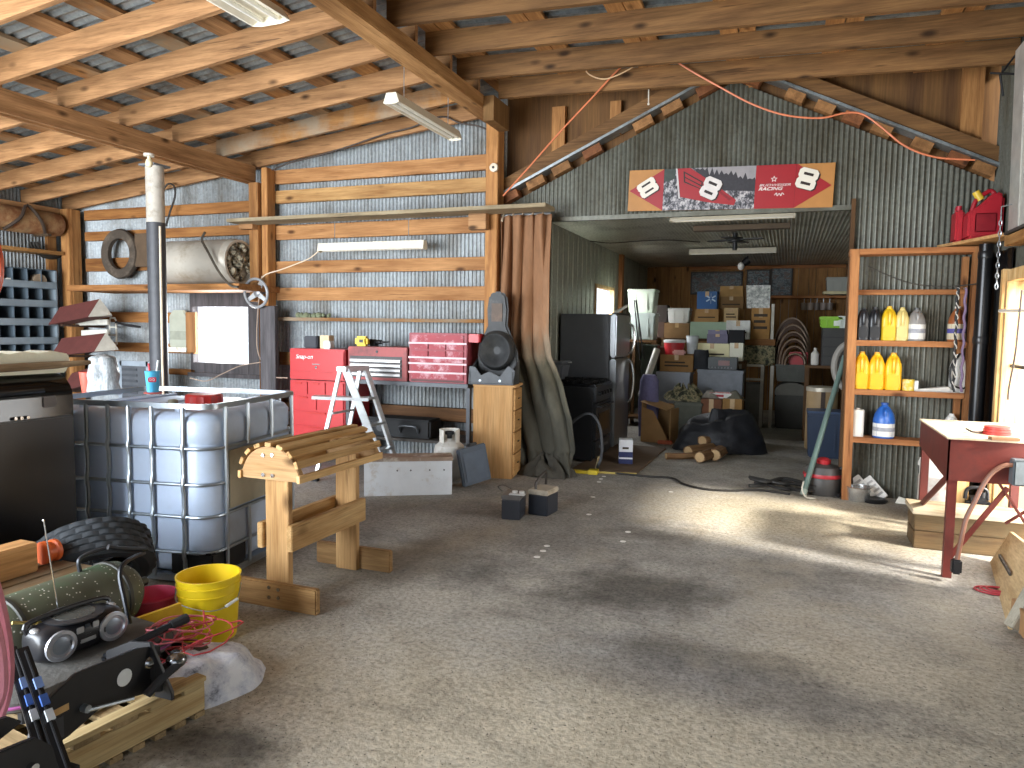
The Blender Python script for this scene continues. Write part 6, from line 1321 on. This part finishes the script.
B().bar((.012,.03,.64),(.012,D_-.03,.22),.012,.045).build('brace',BR,T); B().bar((.04,.02,.12),(W_*.52,.02,.60),.03,.012,PI/2).build('brace',BR,T); B().bar((W_-.03,.03,.12),(W_*.45,.03,.62),.045,.012).build('brace',BR,T)
B().bar((W_-.03,.06,.60),(W_*.55,.10,.36),.03,.012).build('brace',BR,T)
zt=H_+.001
c=fl(997,433,.9); T=thing('red_coil','red coil of tape on the worn bench top','coil',(c.x,c.y,zt))
for k in range(3): B().lathe([(.045+.004*k,.018*k),(.08-.004*k,.018*k),(.08-.004*k,.018*k+.016),(.045+.004*k,.018*k+.016)],22).build('loop',M('b8332c',.5),T)
B().tube(smooth([(-.08,0,.01),(-.14,-.03,.012),(-.16,.05,.02)],5),.006,6).build('tail',M('3a2a26',.5),T)
c=fl(1009,439,.9); one('wood_scrap','flat brown wood scrap in front of the red coil','scrap',B().b(-.07,.08,-.03,.03,0,.018),M('7d5a3a',.7),(c.x-.03,c.y,zt),.1)
# timber stack under the bench
p=fl(913,548)
T=thing('timber_stack','stack of rough timbers with a grey plank on top under the red bench','timbers',(p.x,p.y,0)); TW=wood(0,'4a3826','7a6242',grey='62563f')
B().b(0,.70,0,.30,0,.125).build('timber',TW,T,bev=.006); B().b(0,.70,.01,.29,.127,.25).build('timber',TW,T,bev=.006); B().b(-.02,.72,-.03,.34,.252,.285).build('plank',wood(0,'8a7a62','c9b898',grey='b5a892'),T,bev=.004)
p=oY(937,500,6.62); T=thing('white_bucket','white plastic bucket with a printed label behind the red bench','bucket',(p.x,6.62,0)); zt=oY(937,462,6.5).z
B().lathe([(.125,0),(.14,zt*.9),(.15,zt*.9),(.15,zt*.94),(.14,zt),(.13,zt),(.12,.03),(.001,.02)],30).build('body',M('eceae4',.4,var=.04),T); B().lathe([(.1425,zt*.35),(.143,zt*.75)],30,cap=False).build('label',M('cfc8c0',.5,var=.2,sc=14,dirt='b0574a',dsc=9,dth=.62),T)
p=oY(960,500,6.35); one('timber_post','short pale squared post standing behind the timber stack','post',B().b(-.045,.045,-.045,.045,0,.52),LT,(p.x,6.35,0),bev=.004)
p=oY(977,500,6.3); T=thing('black_jug','black jug standing beside the pale squared post','jug',(p.x,6.3,0)); B().b(-.08,.08,-.08,.08,0,.30).build('body',BLK,T,bev=.03); B().tube(smooth([(-.08,0,.28),(-.06,0,.36),(.05,0,.36),(.07,0,.28)],5),.014,7).build('handle',BLK,T); B().cyl((.03,0,.3),(.03,0,.34),.025,n=12).build('cap',BLK,T)
p=oY(992,500,6.3); one('white_rag','white crumpled bag beside the black jug','bag',B().ball((0,0,.12),.09,.09,.12,14),M('dcdad4',.8,bump=.4),(p.x+.02,6.32,0),jit=.03)
# electric box and conduit
c=oY(1019,472,5.05); T=thing('junction_box','grey electrical box on the front apron of the red bench','electrical box',(c.x,5.09,c.z)); s=pxm(1,c)
B().b(-7*s,9*s,-.09,0,-13*s,13*s).build('box',M('6d7478',.5,.3),T,bev=.006); B().b(-6*s,8*s,-.097,-.09,-12*s,12*s).build('cover',M('7a8286',.5,.3),T,bev=.004)
o=V(T.location); T2=thing('power_cable','thick brown cord curving from the grey box to a black plug','cord',oY(1010,465,5.02)); o=V(T2.location)
B().tube(smooth([oY(x,y,5.02)-o for x,y in((1013,465),(1003,466),(992,473),(983,485),(975,501),(966,519),(961,540),(957,560))],6),.014,8).build('cord',M('7a5240',.5),T2); a=oY(957,559,5.02)-o; B().b(a.x-.03,a.x+.025,a.y-.03,a.y+.03,a.z-.09,a.z+.0).build('plug',BLK,T2,bev=.01)
# leaning boards
A=fl(990,562); Bq=fl(1008,629); 
T=thing('leaning_panel','pale plywood panel leaning low at the right edge','panel',A); d=Bq-A
B().hull8([(0,0,0),(.10,0,.22),(d.x+.20,d.y,.34),(d.x,d.y,.0),(.02,0,0),(.12,0,.22),(d.x+.22,d.y,.34),(d.x+.02,d.y,0)]).build('panel',wood(1,'a88a60','d4bb90',.7,knots=False),T)
B().bar((d.x*.15+.035,d.y*.15,.10),(d.x*.55+.05,d.y*.55,.13),.012,.02).build('slot',M('3a3128',.7),T)
T=thing('grey_batten','grey weathered batten leaning over the plywood panel','batten',Bq+V((.02,-.02,.0))); B().bar((0,0,.01),(.30,.18,.62),.06,.09).build('batten',wood(2,'8a8474','bdb5a2',grey='a39c8c'),T,bev=.004)
p=fl(1024,640); one('carton_right','brown carton cut off by the right edge of the photo','carton',B().b(0,.3,-.3,.25,0,.13),M('9a744c',.8),(p.x-.0,p.y,0),bev=.004)
c=fl(994,592); T=thing('red_rope','small flat coil of red cord on the floor by the leaning panel','rope',c)
for k in range(3): B().tube([((.10-.02*k)*math.cos(2*PI*i/24)+.01*k,(.07-.015*k)*math.sin(2*PI*i/24),.008+.006*k) for i in range(24)],.006,5,closed=True).build('loop',M('a8323a',.6),T)
# corner shelf, fuel can, wall cabinet
one('corner_shelf','bare triangular corner shelf under the red fuel cans','shelf',B().prism([(1.20,7.40),(1.60,7.40),(1.60,6.62),(1.50,6.62)],2.285,2.31,'z'),wood(0,'b08050','e0b47c'),bev=.002)
RF=M('a81f2c',.4,var=.12)
T=thing('fuel_can','large red plastic fuel can on the corner shelf','fuel can',(1.47,7.08,2.311)); 
b=B(); b.prism([(-.13,0),(.12,0),(.12,.34),(.06,.38),(-.06,.26),(-.13,.22)],-.14,.14,'y'); b.build('body',RF,T,bev=.02); B().b(-.08,.07,-.15,-.138,.05,.20).build('side_recess',M('8a1a26',.4),T,bev=.02); B().tube(smooth([(-.08,0,.24),(-.05,0,.33),(.04,0,.40),(.08,0,.37)],5),.018,8).build('handle',RF,T); B().cyl((-.02,0,.33),(-.06,0,.40),.03,n=14).build('cap',M('d9b83a',.4),T)
T=thing('small_fuel_can','narrow red fuel can left of the large one','fuel can',(1.315,7.22,2.311)); B().b(-.03,.035,-.1,.1,0,.26).build('body',RF,T,bev=.015); B().cyl((0,-.04,.26),(0,-.04,.30),.022,n=12).build('cap',M('b5283a',.4),T); B().tube(smooth([(0,-.02,.255),(0,.02,.30),(0,.07,.30),(0,.09,.255)],4),.01,7).build('handle',RF,T)
T=thing('wall_cabinet','pale grey steel wall cabinet cut off by the top right edge','cabinet',(1.50,6.42,2.29),rx=0,ry=-.02)
B().b(0,.11,-1.5,0,.0,1.3).build('body',M('bdbab2',.5,.1),T,bev=.006); B().b(-.012,0,-.30,-.05,.0,1.3).build('edge_strip',M('cfcdc6',.35,.5),T,bev=.003); B().b(-.02,.11,-1.5,.02,-.02,.0).build('base_trim',M('3a3632',.6),T)
one('cabinet_bracket','timber bracket board below the grey wall cabinet','bracket',B().b(1.49,1.60,5.0,6.45,2.19,2.26),wood(1,'9a6a3c','c99a60'))
c=oX(1001,215,1.42); T=thing('hanging_chain','short pale chain hanging below the grey wall cabinet','chain',c); L=c.z-oX(1000,288,1.42).z
for k in range(14): z=-L*k/14; B().tube([(.010*math.cos(a)*(1 if k%2 else .2),.010*math.cos(a)*(.2 if k%2 else 1),z-L/28+L/24*math.sin(a)) for a in[2*PI*i/10 for i in range(10)]],.004,5,closed=True).build('link',STEEL,T)
B().tube([(0,0,0),(.0,0,.06),(.09,0,.08)],.004,5).build('hook',STEEL,T)
one('black_sheet','black plastic sheet hung on the right wall beside the shelf unit','sheet',B().grid(lambda u,v:(1.585-.012*math.sin(u*19)-.01*math.sin(v*5+u*7),6.62+.76*u,.0+2.20*v),40,8),M('0e0e10',.35),solid=.006)
T=thing('stove_pipe','black vertical stove pipe in the right corner','pipe',(1.50,7.02,0)); B().cyl((0,0,.012),(0,0,2.27),.055,n=22).build('pipe',M('19191b',.28,.3),T)
for z in(.0,.72,1.45,2.15): B().lathe([(.057,z),(.06,z+.01),(.06,z+.05),(.057,z+.06)],22,cap=False).build('collar',M('222224',.3,.3),T)
c=oX(1000,311,1.50); one('white_bar','pale bar reaching from the window frame toward the shelf','bar',B().cyl((0,0,0),(.10,-1.1,-.02),.014,n=8),M('cfcac0',.4),c)
one('window_cord','dark cord hanging down the right window frame','cord',B().tube(smooth([oX(x,y,1.50) for x,y in((1022,290),(1018,330),(1015,356),(1009,388),(1008,400))],5),.007,5),M('3a302a',.6))
# ================================================================ OVERHEAD
OW=M('d0764e',.5)
for lb,pts,Y in(('orange wire slung from the curtain post up to the joists',((503,196),(530,166),(560,132),(590,100),(612,76),(622,66)),6.80),('long orange wire drooping across the gable to the right corner',((646,41),(662,52),(688,69),(718,86),(752,104),(785,115),(820,118),(845,113),(862,114),(880,126),(905,146),(935,157),(975,160)),6.78)):
    one('orange_wire',lb,'wire',B().tube(smooth([oY(x,y,Y) for x,y in pts],6),.008,6),OW)
one('loop_wire','pale wire looped under the joists above the gable','wire',B().tube(smooth([oY(x,y,6.72) for x,y in((585,46),(585,68),(592,76),(605,79),(620,74),(633,67))],6),.006,5),M('d8b48a',.5))
one('pull_cord','thin pale cord hanging straight down in front of the rake','cord',B().tube([oY(649,62,6.95),oY(648.5,104,6.95)],.006,5).ball(oY(648.5,104,6.95),.012,n=8),M('d8d0c0',.5))
c=oY(494.5,168,7.12); T=thing('spool_insulator','round white spool fixed on the centre post','spool',c,rx=PI/2); B().lathe([(.018,-.0),(.045,.0),(.045,.03),(.02,.035)],18).build('spool',M('d4c6b0',.5),T); B().cyl((0,0,-.02),(0,0,.04),.014,n=10).build('nail',BLK,T)
one('black_flex','black cable running along the wall rafter to the centre post','cable',B().tube(smooth([oY(x,y,7.19) for x,y in((272,170),(290,163),(320,155),(350,146),(385,134),(410,128),(432,119),(445,117),(460,123),(478,126),(490,131))],5),.009,6),M('3a2c22',.6))
c=oY(1000,75,6.6); T=thing('wire_hook','black wire bracket in the top right corner under the joists','bracket',c); B().tube([oY(x,y,6.6)-c for x,y in((990,73),(1016,74))],.008,6).build('bar',BLK,T); B().tube([(0,0,0),oY(1018,52,6.6)-c],.008,6).build('arm',BLK,T); B().tube([(0,0,0),oY(1003,96,6.6)-c],.008,6).build('drop',BLK,T)
# ---- banner
bw,bh=1.913,.405
T=thing('racing_banner','red and gold racing banner with the number 8 over the opening','banner',(-1.578,7.395,2.728)); T.rotation_euler=(0,.024,0)
GOLD=M('a8743a',.55,var=.08); RB=M('92161f',.45,var=.06); RBd=M('7a121a',.4); WB=M('d4cdc0',.5,var=.04); DKB=M('24130f',.5)  # banner inks darkened to carry the dim light over the opening
f1,f2,f3=[oY(x,190,7.395).x+1.578 for x in(663,754.5,794.5)]
B().b(0,bw,-.004,.012,0,bh).build('backing',GOLD,T)
def crowd():
    t=NT('printed_crowd'); n=t.noise(t.coord((1,1,.7)),30,6,.75); c=t.ramp(n,[(.40,'18181c'),(.48,'47474e'),(.54,'88858a'),(.62,'b9b5b4')]); t.lk(c,t.b.inputs['Base Color']); t.b.inputs['Roughness'].default_value=.5; return t.m
y=-.0055
def flat(name,poly,m,k=1): return B().prism(poly,y-.0012*k,y-.0012*(k-1)+.0008,'y').build(name,m,T)
flat('red_wedge',[(.008,.20),(f1,.0),(f1,bh)],RB)
flat('crowd_photo',[(f1,0),(f2,0),(f2,bh),(f1,bh)],crowd())
U=lambda px:oY(px/7.314+620,190,7.395).x+1.578; Vv=lambda py:(450-py)/7.314/42*bh+.02
random.seed(8)
flat('printed_sky',[(U(560),bh),(U(560),Vv(190)),(U(980),Vv(270)),(f2,Vv(270)),(f2,bh)],M('8c888a',.5),2)
J=[(U(540),Vv(170))]
for i in range(26): x=540+i*17.5; J.append((U(x),Vv(150+ (x-540)*.22+(random.uniform(-30,10) if i%2 else random.uniform(10,45)))))
J+=[(f2,Vv(260)),(f2,Vv(340)),(U(760),Vv(330)),(U(600),Vv(300))]
flat('printed_hands',[(p[0],min(p[1],bh)) for p in J],M('2a282e',.5,var=.3,sc=40),3)
flat('printed_trees',[(f1,bh),(U(400),bh),(U(395),Vv(230)),(U(345),Vv(255)),(f1,Vv(240))],M('2f3a34',.5,var=.3,sc=30),3)
flat('printed_flag',[(U(410),bh),(U(505),bh),(U(700),Vv(290)),(U(850),Vv(400)),(U(838),Vv(438)),(U(640),Vv(412)),(U(440),Vv(368))],RB,4)
flat('flag_stripe',[(U(455),Vv(178)),(U(600),Vv(262)),(U(600),Vv(322)),(U(462),Vv(262))],DKB,5); flat('flag_stripe',[(U(466),Vv(195)),(U(590),Vv(266)),(U(590),Vv(285)),(U(470),Vv(222))],RB,6); flat('flag_stripe',[(U(470),Vv(230)),(U(590),Vv(296)),(U(590),Vv(312)),(U(472),Vv(255))],RB,6)
flat('flag_stripe',[(U(730),Vv(330)),(U(820),Vv(395)),(U(800),Vv(405)),(U(725),Vv(345))],RBd,5)
flat('flag_pole',[(U(398),bh),(U(410),bh),(U(440),Vv(380)),(U(428),Vv(380))],M('b9b6b6',.5),5)
flat('red_panel',[(f2,0),(f3,0),(f3,bh),(f2,bh)],RB)
flat('red_panel',[(f3-.002,0),(f3,0),(f3+.004,bh),(f3-.002,bh)],RBd,2)
flat('red_wedge',[(f3,0),(bw-.02,.20),(f3+.01,bh),(f3,bh)],RB)
def eight(cx,cz,h,rot,k=7,sh=0,m=WB,wr=.85):
    def tr(P): 
        o=[]
        for px,pz in P:
            px=px+sh*pz; o.append((cx+px*math.cos(rot)-pz*math.sin(rot),cz+px*math.sin(rot)+pz*math.cos(rot)))
        return o
    W=h*wr; body=[]
    hw,hh=W/2,h/2; c_=h*.13; n_=h*.05
    P=[(-hw+c_,-hh),(hw-c_,-hh),(hw,-hh+c_),(hw,-n_*2),(hw-n_*1.4,0),(hw,n_*2),(hw,hh-c_),(hw-c_,hh),(-hw+c_,hh),(-hw,hh-c_),(-hw,n_*2),(-hw+n_*1.4,0),(-hw,-n_*2),(-hw,-hh+c_)]
    flat('number_shadow',[(a+h*.06,b_-h*.05) for a,b_ in tr(P)],DKB,k-1); flat('number_8',tr(P),m,k)
    for s in(-1,1): flat('number_slot',tr([(-hw*.5,s*h*.23-h*.065),(hw*.5,s*h*.23-h*.065),(hw*.5,s*h*.23+h*.065),(-hw*.5,s*h*.23+h*.065)]),DKB,k+1)
eight(U(200),Vv(292),.15,.55,7,wr=1.28); eight(U(660),Vv(310),.20,-.42,8,0,M('cfc8c4',.5)); 
U2=lambda px:oY(px/7.314+730,188,7.395).x+1.578; V2=lambda py:(430-py)/7.314/42*bh+.02
eight(U2(556),V2(245),.19,-.28,7,0,WB,.92)
SL=M('d8d0cc',.5)
text('brand_letters','BUDWEISER',.031,SL,T,(U2(322),y-.003,.216),ext=.0006,shear=.3,sx=1.7); text('brand_letters','RACING',.042,SL,T,(U2(290),y-.003,.182),ext=.0006,shear=.35,off=.001,sx=1.35)
def star(cx,cz,r): return [(cx+r*(1 if i%2==0 else .45)*math.sin(i*PI/5),cz+r*(1 if i%2==0 else .45)*math.cos(i*PI/5)) for i in range(10)]
flat('star',star(U2(315),.272,.032),SL,2); flat('star_centre',star(U2(315),.272,.018),RB,3)
B().tube(smooth([(U2(x),y-.003,V2(z)-.03) for x,z in((325,330),(340,315),(345,335),(360,318),(372,335),(380,315),(395,328))],4),.004,5).build('signature',SL,T)
# ---- pale discs standing in for spots of sunlight on the concrete
sp=one('sun_spot_disc','small white disc standing in for a sun spot on the concrete floor','spot',B().lathe([(.022,0),(.022,.002),(.001,.0025)],14),M('f2f0ea',.6),fl(604,476.5),group='sun spot discs on the floor')
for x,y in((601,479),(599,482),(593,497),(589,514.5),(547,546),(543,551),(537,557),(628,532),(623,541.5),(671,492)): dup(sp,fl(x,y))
